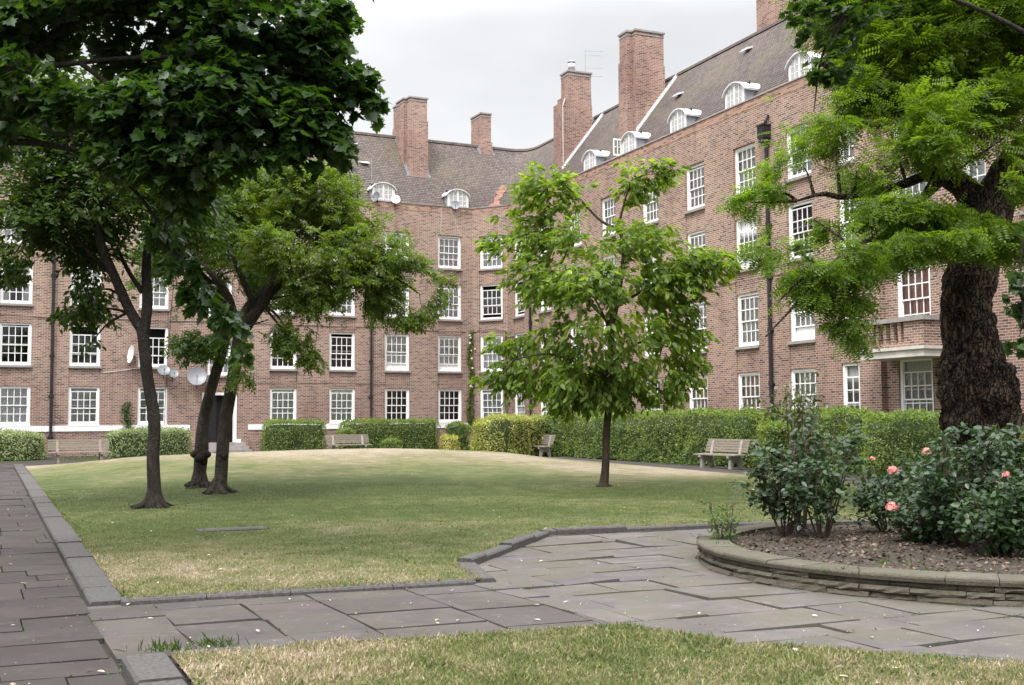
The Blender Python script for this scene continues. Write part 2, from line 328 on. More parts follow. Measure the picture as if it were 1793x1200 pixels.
def slab_mat():
    mt, t, b = new('paving_stone'); g = N(t, 'ShaderNodeNewGeometry'); P = posn(t)
    r = N(t, 'ShaderNodeValToRGB'); E_ = r.color_ramp.elements
    cs = [(0, (.100, .086, .087)), (.3, (.118, .104, .106)), (.6, (.130, .116, .106)), (.8, (.132, .104, .097)), (1, (.152, .137, .131))]
    while len(E_) < len(cs): E_.new(.5)
    for i, (p, c) in enumerate(cs): E_[i].position = p; E_[i].color = (*c, 1)
    t.links.new(g.outputs['Random Per Island'], r.inputs[0])
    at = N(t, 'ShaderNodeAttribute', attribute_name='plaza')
    n = noise(t, P, 1.6, 6, .65); n2 = noise(t, P, 60, 3, .8); n3 = noise(t, P, 5, 6, .75)
    c = mix(t, rng(t, n, .42, .60, 0, .65), r.outputs[0], (.070, .060, .060))
    c = mix(t, math_(t, 'MULTIPLY', rng(t, noise(t, P, 1.1, 6, .7), .44, .60, 0, .8), at.outputs['Fac']), c, (.100, .094, .062))
    c = mix(t, math_(t, 'MULTIPLY', rng(t, n3, .57, .66, 0, .55), rng(t, n2, .4, .6, .2, 1)), c, (.26, .25, .23)); c = mix(t, rng(t, n2, .2, .8, 0, .4), c, (.055, .05, .05))
    c = mix(t, at.outputs['Fac'], mix(t, 1.0, c, (.36, .335, .325), 'MULTIPLY'), c)  # darkens slabs off the plaza; maple shade over the left path painted in
    t.links.new(c, b.inputs['Base Color']); b.inputs['Roughness'].default_value = .85; b.inputs['Specular IOR Level'].default_value = .3
    bump(t, b, math_(t, 'ADD', n2, math_(t, 'MULTIPLY', n3, 2.0)), .35, .012); return mt
M['slab'] = slab_mat()
M['kerb'] = plain('dark_kerb_stone', (.070, .064, .062), .9, .4, 30)
M['soil'] = plain('bare_soil', (.040, .031, .023), .95, .35, 12)
M['joint'] = plain('joint_dirt', (.030, .026, .020), .95, .4, 20)
M['wallstone'] = None
def wallstone():
    mt, t, b = new('walling_stone'); g = N(t, 'ShaderNodeNewGeometry'); P = posn(t)
    r = N(t, 'ShaderNodeValToRGB'); E_ = r.color_ramp.elements
    cs = [(0, (.060, .048, .034)), (.5, (.092, .078, .056)), (1, (.125, .112, .086))]
    while len(E_) < len(cs): E_.new(.5)
    for i, (p, c) in enumerate(cs): E_[i].position = p; E_[i].color = (*c, 1)
    t.links.new(g.outputs['Random Per Island'], r.inputs[0]); n = noise(t, P, 7, 7, .7); n2 = noise(t, P, 45, 4, .7)
    c = mix(t, rng(t, n, .4, .65, 0, .7), r.outputs[0], (.062, .062, .038)); c = mix(t, rng(t, n2, .55, .75, 0, .5), c, (.22, .20, .165))
    t.links.new(c, b.inputs['Base Color']); b.inputs['Roughness'].default_value = .9; bump(t, b, math_(t, 'ADD', n, n2), .7, .03); return mt
M['wallstone'] = wallstone()
def wood():
    mt, t, b = new('weathered_wood'); n = noise(t, posn(t, (1, 1, 9)), 9, 6, .7)
    c = mix(t, rng(t, n, .3, .7), (.15, .12, .095), (.36, .31, .26)); t.links.new(c, b.inputs['Base Color']); b.inputs['Roughness'].default_value = .85; bump(t, b, n, .4, .01); return mt
M['wood'] = wood(); M['concrete'] = plain('concrete', (.30, .28, .25), .9, .25, 14)

# ------------------------------------------------------------------ the apartment building
tL = np.array([.8929, .4503]); nL = np.array([-.4508, .8926]); oL = nL*56.62          # along the left wing, into the building
tR = np.array([.3973, -.9177]); nR = np.array([.9177, .3973]); oR = nR*24.20
def WL(s, d=0., z=0.): p = oL+tL*s+nL*d; return np.array([p[0], p[1], z])
def WR(s, d=0., z=0.): p = oR+tR*s+nR*d; return np.array([p[0], p[1], z])
A2 = WL(26.21)[:2]; B2 = WR(-56.42)[:2]; tC = (B2-A2)/np.linalg.norm(B2-A2); nC = np.array([-tC[1], tC[0]]); lenC = np.linalg.norm(B2-A2)
def WC(s, d=0., z=0.): p = A2+tC*s+nC*d; return np.array([p[0], p[1], z])
WF = {'L': (WL, tL), 'R': (WR, tR), 'C': (WC, tC)}
SL0, SR1 = -6.0, -12.0
PATH = [WL(SL0)[:2], A2, B2, WR(SR1)[:2]]
def offs(d):
    o = []
    ns = [nL, nC, nR]
    for i, p in enumerate(PATH):
        if i == 0: o.append(p+nL*d)
        elif i == 3: o.append(p+nR*d)
        else:
            a, b = ns[i-1], ns[i]; m_ = (a+b)/np.linalg.norm(a+b); o.append(p+m_*d/(m_@a))
    return o
def sweep(mb, prof, close=False):
    """prof: list of (inset, z)"""
    R = [[(*q, z) for q in offs(d)] for d, z in prof]
    n = len(R)
    for i in range(n if close else n-1):
        a, b = R[i], R[(i+1) % n]
        for k in range(3): mb.quad(a[k], a[k+1], b[k+1], b[k])
    if close:
        for k in (0, 3): mb.poly([r[k] for r in R])
    return mb
BL = WC(1.0)
bld = empty('apartment_building', BL, 'long red brick apartment block wrapping round the courtyard under a steep tiled roof', 'apartment building')
H = [3.17, 6.02, 8.77, 11.38]; B = [1.40, 4.11, 6.89, 9.63]
TOPZ = 12.62
holes = {'L': [], 'R': [], 'C': []}; recs = {'L': [], 'R': [], 'C': []}; wins = []
rw = random.Random(3)
def addwin(w, s0, s1, z0, z1, cols=4, curt=None, tg=None, bg_=None, **k):
    holes[w].append((s0, s1, z0, z1))
    wins.append(dict(w=w, s0=s0, s1=s1, z0=z0, z1=z1, cols=cols, curt=curt or rw.choice(['net', 'net', 'greyc', 'sage', 'dark', 'net']), tg=tg if tg is not None else rw.choice([0, 0, .08, .12, .16]), bg=bg_ if bg_ is not None else rw.choice([0, 0, 0, 0, .12]), **k))
cL = [-2.6, .45, 3.53, 6.50, 9.56, None, 15.85, 18.9, 21.89, 24.88]
over = {('L', 2, 0): ('net', 0, 0), ('L', 2, 1): ('dark', .05, 0), ('L', 2, 2): ('split', 0, 0), ('L', 3, 0): ('greyc', .13, 0), ('L', 3, 1): ('dark', .36, 0), ('L', 3, 2): ('sage', .02, 0),
        ('L', 4, 0): ('greyc', .12, 0), ('L', 4, 1): ('dark', .42, 0), ('L', 6, 0): ('sage', .12, 0), ('L', 6, 1): ('dark', 0, 0), ('L', 7, 0): ('sage', .14, 0), ('L', 7, 1): ('dark', .14, 0),
        ('L', 8, 0): ('dark', 0, 0), ('L', 8, 1): ('net', 0, .26), ('L', 8, 3): ('net', 0, 0), ('L', 9, 0): ('dark', 0, 0), ('L', 9, 1): ('net', .07, .26), ('L', 9, 2): ('net', .12, 0), ('L', 9, 3): ('net', .06, 0),
        ('C', 0, 0): ('greyc', .12, 0), ('C', 0, 1): ('net', .03, 0), ('C', 0, 2): ('dark', .2, .16), ('C', 0, 3): ('net', .06, 0),
        ('R', 4, 0): ('sage', 0, 0), ('R', 5, 0): ('cream', 0, 0), ('R', 6, 0): ('cream', 0, 0), ('R', 7, 0): ('sage', 0, 0), ('R', 5, 1): ('net', .1, 0), ('R', 5, 2): ('net', .08, 0), ('R', 5, 3): ('net', .06, 0),
        ('R', 6, 1): ('net', .06, 0), ('R', 6, 2): ('net', .38, .22), ('R', 6, 3): ('white', 0, 0), ('R', 7, 1): ('net', 0, .36), ('R', 4, 3): ('net', 0, 0), ('R', 3, 3): ('net', 0, 0)}
for i, c in enumerate(cL):
    if c is None: continue
    recs['L'].append((c-.69, c+.69, H[0]+.02, H[3]+.02, .04))
    for r in range(4):
        a = over.get(('L', i, r), (None, None, None)); addwin('L', c-.68, c+.68, B[r], H[r], 4, *a)
# stair windows over the door: half-landings
for z0, z1 in ((3.75, 5.45), (6.6, 8.3), (9.4, 10.9)): addwin('L', 12.1, 13.25, z0, z1, 4, 'net', 0, 0)
DOOR = (12.0, 13.4, .51, 2.80); holes['L'].append((11.86, 13.54, .51, 2.92))
recs['C'].append((.40, 1.84, H[0]+.02, H[3]+.02, .04))
for r in range(4):
    a = over.get(('C', 0, r), (None, None, None)); addwin('C', .44, 1.80, B[r], H[r], 4, *a)
cR = [-54.96, -51.75, -48.4, -45.1, -41.44, -38.0, -34.68, -31.57]
for i, c in enumerate(cR):
    recs['R'].append((c-.69, c+.69, H[0]+.02, H[3]+.02, .04))
    for r in range(4):
        a = over.get(('R', i, r), (None, None, None)); addwin('R', c-.68, c+.68, B[r], H[r], 4, *a)
recs['R'].append((-27.78, -25.3, 0, TOPZ, .2))                       # recessed bay behind the balcony
for s0 in (-29.60, -24.30):
    for r in range(4): addwin('R', s0, s0+.85, B[r], H[r]+(.08 if r == 0 else 0), 2, ['greyc', 'pink', 'net', 'net'][r], [.34, .0, .1, .0][r], 0)
for r in range(4): addwin('R', -27.25, -25.85, [1.42, 4.0, 6.89, 9.63][r], H[r]+(.1 if r == 0 else 0), 4, ['greyc', 'pink', 'net', 'net'][r], [.30, .0, .1, 0][r], 0, d=.2)
for c in (-21.6, -18.3, -15.0):
    for r in range(4): addwin('R', c-.68, c+.68, B[r], H[r], 4)

def wall_grid(mb, w, s0, s1, z0, z1):
    P = WF[w][0]; hs, rc = holes[w], recs[w]
    S = sorted({s0, s1, *[q for h in hs+rc for q in h[:2] if s0 < q < s1]}); Z = sorted({z0, z1, *[q for h in hs+rc for q in h[2:4] if z0 < q < z1]})
    D = np.zeros((len(S)-1, len(Z)-1)); Hh = np.zeros(D.shape, bool)
    for i in range(len(S)-1):
        for j in range(len(Z)-1):
            a, b = (S[i]+S[i+1])/2, (Z[j]+Z[j+1])/2
            for r in rc:
                if r[0] < a < r[1] and r[2] < b < r[3]: D[i, j] = r[4]
            for h in hs:
                if h[0] < a < h[1] and h[2] < b < h[3]: Hh[i, j] = True
    for i in range(len(S)-1):
        for j in range(len(Z)-1):
            if not Hh[i, j]: d = D[i, j]; mb.quad(P(S[i], d, Z[j]), P(S[i+1], d, Z[j]), P(S[i+1], d, Z[j+1]), P(S[i], d, Z[j+1]))
            d = D[i, j]+.25 if Hh[i, j] else D[i, j]
            for di, dj in ((1, 0), (0, 1)):
                i2, j2 = i+di, j+dj
                if i2 >= D.shape[0] or j2 >= D.shape[1]: continue
                e_ = D[i2, j2]+.25 if Hh[i2, j2] else D[i2, j2]
                if Hh[i, j] and Hh[i2, j2] or abs(d-e_) < 1e-6: continue
                if di: mb.quad(P(S[i2], d, Z[j]), P(S[i2], e_, Z[j]), P(S[i2], e_, Z[j+1]), P(S[i2], d, Z[j+1]))
                else: mb.quad(P(S[i], d, Z[j2]), P(S[i+1], d, Z[j2]), P(S[i+1], e_, Z[j2]), P(S[i], e_, Z[j2]))
mb = MB(); wall_grid(mb, 'L', SL0, 26.21, -.3, TOPZ); wall_grid(mb, 'C', 0, lenC, -.3, TOPZ); wall_grid(mb, 'R', -56.42, SR1, -.3, TOPZ)
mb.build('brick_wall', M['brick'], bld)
sweep(MB(), [(0, TOPZ), (-.012, TOPZ), (-.012, 12.94), (.3, 12.94)]).build('parapet_band', M['brick_band'], bld)
sweep(MB(), [(-.05, 12.943), (-.05, 12.99), (.34, 12.99), (.34, 12.80), (.30, 12.80), (.30, 12.943)], True).build('coping', M['sill'], bld)
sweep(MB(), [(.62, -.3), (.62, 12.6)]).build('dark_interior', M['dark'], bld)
sweep(MB(), [(.34, 12.82), (.52, 12.82), (.52, 12.9)]).build('gutter', M['lead'], bld)
def band(s0, s1, w='L'):
    P = WF[w][0]; mb = MB(); mb.box(s0, s1, -.035, .1, 1.11, 1.37, lambda a, b, c: P(a, b, c)); return mb.build('plinth_band', M['white'], bld)
for a, b in ((SL0, 11.3), (14.1, 26.15)): band(a, b)
band(-56.3, -30.1, 'R'); band(-23.2, SR1, 'R')
d0, z0, d1, z1 = .45, 12.9, 4.0, 17.47
def corner(d):
    return np.linalg.solve(np.array([nL, nR]), np.array([56.62+d, 24.20+d]))
def sweep_roof(mb, prof, close=False):
    R_ = []
    for d, z in prof:
        c = corner(d); a = c-tL*1.35; b_ = c+tR*1.6; pts = [PATH[0]+nL*d]
        for k in range(9): q = k/8; pts.append(a*(1-q)**2+c*2*q*(1-q)+b_*q*q)
        pts.append(PATH[3]+nR*d); R_.append([(p[0], p[1], z) for p in pts])
    n = len(R_)
    for i in range(n if close else n-1):
        a, b_ = R_[i], R_[(i+1) % n]
        for k in range(10): mb.quad(a[k], a[k+1], b_[k+1], b_[k])
    return mb
def roofz(d): return z0+(z1-z0)*(d-d0)/(d1-d0)

# roof: a real step for every course of tiles
prof = []; NC = 40; d0, z0, d1, z1 = .45, 12.9, 4.0, 17.47
for i in range(NC):
    f0 = i/NC; f1 = (i+1)/NC; lip = .050*(1-f0)**1.5+.026
    zz0 = z0+(z1-z0)*f0; zz1 = z0+(z1-z0)*f1; dd0 = d0+(d1-d0)*f0; dd1 = d0+(d1-d0)*f1
    prof += [(dd0-lip*.8, zz0+.0), (dd1, zz1+.02)]
sweep_roof(MB(), prof).build('tiled_roof', M['tile'], bld)
sweep_roof(MB(), [(3.86, 17.40), (3.9, 17.53), (4.0, 17.58), (4.1, 17.53), (4.14, 17.40)], True).build('ridge_tiles', M['tile'], bld)
sweep_roof(MB(), [(4.0, 17.47), (7.6, 12.9), (7.6, -.3)]).build('rear_slope', M['tile'], bld)
# windows: built at the origin (x along the wall, y into it), meshes shared between equal windows
MC = {}
def cached(key, fn):
    if key not in MC: MC[key] = fn()
    return MC[key]
def frame_mesh(w, h):
    m_ = MB(); b = .105; y0, y1 = .055, .17
    m_.box(-w/2, -w/2+b, y0, y1, 0, h).box(w/2-b, w/2, y0, y1, 0, h).box(-w/2+b, w/2-b, y0, y1, h-b*.8, h)
    m_.box(-w/2+b, w/2-b, y0, y1, 0, b*1.05)
    m_.box(-w/2+b, -w/2+b+.02, .10, .125, b, h-b).box(w/2-b-.02, w/2-b, .10, .125, b, h-b)
    return m_.mesh('window_frame', M['white'])
def sash_mesh(w, h, cols, rows, y):
    m_ = MB(); t_ = .042; b = .017
    m_.box(-w/2, -w/2+t_, y, y+.035, 0, h).box(w/2-t_, w/2, y, y+.035, 0, h).box(-w/2+t_, w/2-t_, y, y+.035, 0, t_*1.05).box(-w/2+t_, w/2-t_, y, y+.035, h-t_, h)
    for i in range(1, cols): x = -w/2+t_+(w-2*t_)*i/cols; m_.box(x-b, x+b, y+.003, y+.03, t_*1.05, h-t_)
    for j in range(1, rows): z = t_+(h-2*t_)*j/rows; m_.box(-w/2+t_, w/2-t_, y+.006, y+.027, z-b, z+b)
    return m_.mesh('sash', M['white'])
def curtain_mesh(w, h, mat, split, sd):
    m_ = MB(); r_ = random.Random(sd); n = 28; y = .195; xs = [-w/2+w*i/n for i in range(n+1)]
    ys = [y+.009*math.sin(i*1.9+r_.random()*1.2) for i in range(n+1)]
    for i in range(n):
        if split and abs(i-n/2+.5) < n*.22: continue
        m_.quad((xs[i], ys[i], 0), (xs[i+1], ys[i+1], 0), (xs[i+1], ys[i+1], h), (xs[i], ys[i], h))
    return m_.mesh('curtain', M[mat], True)
cur_mat = {'net': 'net', 'greyc': 'greyc', 'sage': 'sage', 'cream': 'cream', 'red': 'red', 'pink': 'pink', 'split': 'net', 'white': 'net'}
def build_window(i, k):
    P, t = WF[k['w']]; w = k['s1']-k['s0']; h = k['z1']-k['z0']; d = k.get('d', .04 if k['z0'] > 3 else 0.)
    if k['w'] == 'L' and 12 < k['s0'] < 12.5: d = 0.
    base = P((k['s0']+k['s1'])/2, d, k['z0']); rz = math.atan2(t[1], t[0])
    r2 = lambda q: round(q, 2)
    fo = link('window', cached(('f', r2(w), r2(h)), lambda: frame_mesh(w, h)), bld, base-BL, rz)
    iw = w-.21; ih = h-.105*1.85; zb = .105*1.05; sh = ih/2+.02; cols = k['cols']
    su = link('sash', cached(('s', r2(iw), r2(sh), cols, 0), lambda: sash_mesh(iw, sh, cols, 2, .085)), fo, (0, 0, zb+ih-sh-k['tg']))
    so = link('sash', cached(('s', r2(iw), r2(sh), cols, 1), lambda: sash_mesh(iw, sh, cols, 2, .125)), fo, (0, 0, zb+k['bg']))
    for z, y in ((zb+ih-sh-k['tg'], .103), (zb+k['bg'], .143)):
        link('pane', cached(('p', r2(iw), r2(sh), r2(y)), lambda: MB().quad((-iw/2+.02, y, .02), (iw/2-.02, y, .02), (iw/2-.02, y, sh-.02), (-iw/2+.02, y, sh-.02)).mesh('pane', M['glass'])), fo, (0, 0, z))
    if k['curt'] != 'dark':
        hc = ih if k['curt'] != 'split' else ih*.98
        link('curtain', cached(('c', r2(iw), r2(ih), k['curt'], i % 4), lambda: curtain_mesh(iw+.2, hc+.1, cur_mat[k['curt']], k['curt'] == 'split', i)), fo, (0, 0, zb-.05))
    if k['z0'] > 3:
        link('sill', cached(('sill', r2(w)), lambda: MB().box(-w/2-.05, w/2+.05, -.07-.04, .2, -.10, -.003).mesh('sill', M['sill'])), fo)
    else:
        link('sill', cached(('sillw', r2(w)), lambda: MB().box(-w/2-.03, w/2+.03, -.045, .2, -.05, -.003).mesh('sill', M['white'])), fo)
for i, k in enumerate(wins): build_window(i, k)
# doorway
fr = lambda a, b, c: WL(a, b, c)
dr = MB(); dr.box(11.87, 12.02, -.03, .2, .51, 2.92, fr).box(13.38, 13.53, -.03, .2, .51, 2.92, fr).box(12.02, 13.38, -.03, .2, 2.79, 2.92, fr).box(11.80, 11.87, -.05, .1, .515, .62, fr).box(13.53, 13.75, -.05, .1, .42, .66, fr)
dr = dr.build('door_surround', M['white'], bld)
MB().box(12.02, 13.38, .45, .5, .51, 2.79, fr).build('dark_doorway', M['doorblack'], dr)
MB().box(12.05, 12.62, .30, .34, .52, 2.78, fr).box(12.12, 12.55, .285, .30, .7, 1.5, fr).box(12.12, 12.55, .285, .30, 1.65, 2.65, fr).build('door_leaf', M['iron'], dr)
st = MB(); st.box(11.6, 13.9, -.35, .0, -.1, .50, fr).box(11.5, 14.0, -.68, -.351, -.1, .34, fr).box(11.4, 14.1, -1.0, -.681, -.1, .17, fr)
st.build('entrance_step', M['sill'], bld)
MB().box(14.15, 14.75, -1.0, -.002, -.1, .62, fr).build('step_pier', M['brick'], bld); MB().box(11.0, 11.38, -1.0, -.002, -.1, .52, fr).build('step_pier', M['brick'], bld)
# brick-on-end arch over the door
ar = MB()
for i in range(26): ar.box(11.78+i*.071, 11.78+i*.071+.062, -.006, .05, 2.925, 3.15, fr)
ar.build('door_arch', M['brick_band'], bld)

# dormers
def arcz(x, W_=.62, zs=.68, hh=.34): return zs+hh*max(0, 1-(x/W_)**2)**.75
def dormer_front():
    m_ = MB(); n = 16; Wd = .62
    xs = [-Wd+2*Wd*i/n for i in range(n+1)]
    for i in range(n):      # white face around a two-leaf casement
        a, b = xs[i], xs[i+1]
        for (q0, q1) in ((0, .12), (None, None)):
            if q0 is not None: m_.quad((a, 0, q0), (b, 0, q0), (b, 0, q1), (a, 0, q1))
            else:
                za, zb = arcz(a), arcz(b); mid = (a+b)/2
                if abs(mid) > .49: m_.quad((a, 0, .12), (b, 0, .12), (b, 0, zb), (a, 0, za))
                else: m_.quad((a, 0, za-.12), (b, 0, zb-.12), (b, 0, zb), (a, 0, za))
    m_.box(-.03, .03, -.012, .03, .12, .98)
    for sx_ in (-1, 1):
        c = sx_*.26; m_.box(c-.25+(.0 if sx_ < 0 else .02), c-.20, -.01, .02, .12, arcz(c-.22)-.1) ; m_.box(c+.20, c+.25-(.0 if sx_ > 0 else .02), -.01, .02, .12, arcz(c+.22)-.1)
        m_.box(c-.014, c+.014, -.006, .02, .12, arcz(c)-.1)
        for z in (.18, .42, .66): m_.box(c-.21, c+.21, -.008, .02, z-.012-(.02 if z < .2 else 0), z+.012)
    return m_.mesh('dormer', M['white'])
def dormer_roof():
    m_ = MB(); n = 16; Wd = .71; xs = [-Wd+2*Wd*i/n for i in range(n+1)]
    z = [arcz(x, .71, .66, .38)+.02 for x in xs]
    for i in range(n):
        a, b = (xs[i], z[i]), (xs[i+1], z[i+1])
        m_.quad((a[0], -.10, a[1]), (b[0], -.10, b[1]), (b[0], .82, b[1]+.02), (a[0], .82, a[1]+.02))
        m_.quad((a[0], -.10, a[1]-.045), (b[0], -.10, b[1]-.045), (b[0], -.10, b[1]), (a[0], -.10, a[1]))
        m_.quad((a[0], -.10, a[1]-.045), (b[0], -.10, b[1]-.045), (b[0], .8, b[1]-.045), (a[0], .8, a[1]-.045))
    return m_.mesh('dormer_roof', M['leadwhite'])
def dormer_cheek(sx_):
    m_ = MB(); a, b = sorted((sx_*.62, sx_*.58)); m_.box(a, b, .003, .80, 0, .70)
    return m_.mesh('dormer_cheek', M['lead'])
def dormer(w, s):
    P, t = WF[w]; o = P(s, .42, 13.0)-BL; rz = math.atan2(t[1], t[0])
    f_ = link('dormer', cached('df', dormer_front), bld, o, rz)
    link('dormer_roof', cached('dr', dormer_roof), f_); link('dormer_cheek', cached('dc', lambda: dormer_cheek(-1)), f_); link('dormer_cheek', cached('dc2', lambda: dormer_cheek(1)), f_)
    link('pane', cached('dp', lambda: MB().quad((-.5, .012, .12), (.5, .012, .12), (.5, .012, .95), (-.5, .012, .95)).mesh('pane', M['glass'])), f_)
    link('curtain', cached('dcur', lambda: curtain_mesh(1.1, .85, 'greyc', False, 5)), f_, (0, -.2, .1))
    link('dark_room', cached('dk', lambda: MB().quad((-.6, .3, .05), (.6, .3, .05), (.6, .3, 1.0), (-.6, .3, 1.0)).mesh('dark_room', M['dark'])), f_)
    return f_
for s in (.5, 4.6, 8.75, 12.9, 17.0, 21.27, 25.56): dormer('L', s)
for s in (-47.6, -43.85, -39.8, -35.8, -31.9, -27.5, -23.5, -19.5): dormer('R', s)
# open casement of the dormer beside the tall chimney
P, t = WF['R']
oc = MB(); oc.box(0, .42, 0, .03, .12, .2).box(0, .42, 0, .03, .82, .88).box(0, .05, 0, .03, .2, .82).box(.37, .42, 0, .03, .2, .82).box(.19, .22, .005, .025, .2, .82).box(.05, .37, .005, .025, .5, .525)
link('open_casement', oc.mesh('open_casement', M['white']), bld, P(-44.52, .40, 13.0)-BL, math.atan2(t[1], t[0])-1.35-.2)

# chimneys
def chimney(w, blocks, top, cap=True, flue=None):
    P = WF[w][0]; m_ = MB()
    for s0, s1, a, b, za, zb in blocks: m_.box(s0, s1, a, b, za, zb, lambda x, y, z: P(x, y, z))
    c = m_.build('chimney', M['brick_chimney'], bld)
    if cap:
        k = MB()
        for s0, s1, a, b, za, zb in blocks:
            if zb >= top-.001: k.box(s0-.06, s1+.06, a-.06, b+.06, zb+.003, zb+.09, lambda x, y, z: P(x, y, z)).box(s0-.02, s1+.02, a-.02, b+.02, zb-.16, zb-.08, lambda x, y, z: P(x, y, z))
        k.build('chimney_cap', M['sill'], c)
    # lead flashing up the roof slope
    s0, s1, a, b, za, zb = blocks[0]
    for s_ in ((s0-.03, s0-.003), (s1+.003, s1+.03)):
        f_ = MB()
        n = 36
        for i in range(n):
            da = a+(3.95-a)*i/n; db = a+(3.95-a)*(i+1)/n
            if a > 3.9: continue
            f_.box(s_[0], s_[1], da, db, roofz(da)-.05, roofz(db)+.15, lambda x, y, z: P(x, y, z))
            f_.box(min(s_[0], s_[1]-.12) if s_[0] < s0 else s_[0], s_[1] if s_[0] < s0 else s_[1]+.12, da, db, roofz(da)-.05, roofz(db)+.025, lambda x, y, z: P(x, y, z))
        if f_.v: f_.build('flashing', M['lead'] if w == 'L' else M['leadwhite'], c)
    if flue: flue(c, P)
    return c
chimney('L', [(23.36, 24.47, 2.0, 4.6, 13.6, 18.05), (23.40, 24.42, 2.04, 4.55, 18.05, 19.27), (23.22, 23.60, 2.5, 3.6, 14.0, 19.27)], 19.27)
chimney('L', [(28.45, 29.2, 3.6, 5.1, 15.5, 17.7), (28.50, 29.13, 3.64, 5.05, 17.7, 19.33)], 19.33)
def cowl(c, P):
    m_ = MB(); b = P(-53.3, 2.35, 19.6); m_.tube([b, b+[0, 0, .50]], .19, 16); m_.tube([b+[0, 0, .50], b+[0, 0, .56]], .21, 16); m_.build('flue', M['galv'], c, True)
    q = P(-52.74, 1.55, 14.6); k = MB(); k.tube([q, P(-52.74, 1.55, 17.6), P(-52.77, 1.7, 18.0)], .025, 6); k.build('cable', M['cablew'], c)
chimney('R', [(-53.75, -52.8, 1.5, 3.28, 13.6, 17.8), (-53.73, -52.82, 1.72, 3.26, 17.8, 18.15), (-53.70, -52.84, 1.93, 3.25, 18.15, 19.45)], 19.45, True, cowl)
chimney('R', [(-46.9, -45.5, 1.72, 3.28, 13.6, 17.8), (-46.62, -45.80, 1.45, 1.72, 13.6, 18.0), (-46.87, -45.53, 1.75, 3.24, 17.8, 19.28), (-46.58, -45.84, 1.50, 1.75, 18.0, 19.28)], 19.28)
chimney('R', [(-39.6, -38.0, 4.2, 5.8, 15, 20.0)], 20)
chimney('R', [(-32.35, -30.9, .95, 3.0, 13.0, 19.6)], 19.6)
chimney('L', [(9.3, 10.5, 2.0, 4.6, 13.6, 19.3)], 19.3); chimney('L', [(1.0, 2.2, 2.0, 4.6, 13.6, 19.3)], 19.3)
# patch of newer orange tiles in the corner, ridge-side flap vents
pt = MB(); rp = random.Random(4)
def roofpt(d, q): c = corner(d); a = c-tL*1.35; b_ = c+tR*1.6; return a*(1-q)**2+c*2*q*(1-q)+b_*q*q
for i in range(1, 16):
    f0 = i/NC; dd = d0+(d1-d0)*f0-.075; zz = z0+(z1-z0)*f0; c = .36+rp.uniform(-.03, .03); wd = .07+.05*rp.random()+.025*math.sin(i*.6)
    for k in range(3):
        p0 = roofpt(dd, c-wd+2*wd*k/3); p1 = roofpt(dd, c-wd+2*wd*(k+1)/3); q0 = roofpt(dd+.13, c-wd+2*wd*k/3); q1 = roofpt(dd+.13, c-wd+2*wd*(k+1)/3)
        pt.quad((*p0, zz+.0), (*p1, zz+.0), (*q1, zz+.165), (*q0, zz+.165))
pt.build('replaced_tiles', M['tile_new'], bld)
for w, s, f0 in (('R', -49.5, .86), ('R', -43.2, .62), ('R', -38.9, .80), ('L', 20.9, .55), ('L', 20.55, .82)):
    P = WF[w][0]; dd = d0+(d1-d0)*f0; zz = z0+(z1-z0)*f0
    MB().box(s-.22, s+.22, dd-.22, dd+.05, zz+.05, zz+.13, lambda x, y, z: P(x, y, z+.3*(y-dd))).box(s-.5, s-.22, dd-.12, dd-.09, zz+.06, zz+.09, lambda x, y, z: P(x, y, z)).build('roof_vent', M['leadwhite'], bld)
# rainwater pipes, hopper
def pipe(w, s, z0_, z1_, mat='iron', r=.055, hop=False, d=-.09):
    P = WF[w][0]; m_ = MB(); m_.tube([P(s, d, z0_), P(s, d, z1_)], r, 10)
    z = z0_+.6
    while z < z1_-.3: m_.tube([P(s, d, z), P(s, d, z+.14)], r*1.35, 10); m_.box(s-.12, s+.12, d+.04, 0, z+.02, z+.08, lambda x, y, zz: P(x, y, zz)); z += 1.85
    o = m_.build('downpipe', M[mat], bld)
    if hop:
        h = MB(); h.box(s-.17, s+.17, -.34, -.02, z1_-.05, z1_+.38, lambda x, y, zz: P(x, y, zz)).box(s-.20, s+.20, -.37, -.015, z1_+.38, z1_+.43, lambda x, y, zz: P(x, y, zz)).box(s-.14, s+.14, -.32, -.03, z1_-.2, z1_-.05, lambda x, y, zz: P(x, y, zz))
        for k in range(5): h.box(s-.16+k*.07, s-.135+k*.07, -.35, -.34, z1_, z1_+.35, lambda x, y, zz: P(x, y, zz))
        h.tube([P(s+.04, -.15, z1_+.38), P(s+.06, -.15, z1_+.55), P(s+.04, -.06, z1_+.72), P(s+.04, .02, z1_+.76)], .055, 10)
        h.build('hopper_head', M['iron'], o)
pipe('L', 5.08, .2, 11.9, r=.07); pipe('L', 20.42, .2, 7.4); pipe('C', 2.05, .2, 6.2, r=.035); pipe('R', -53.4, .2, 8.5, r=.06); pipe('R', -33.2, .2, 11.35, r=.07, hop=True); pipe('C', 2.06, 1.1, 3.0, 'grey', .05, False, -.14)
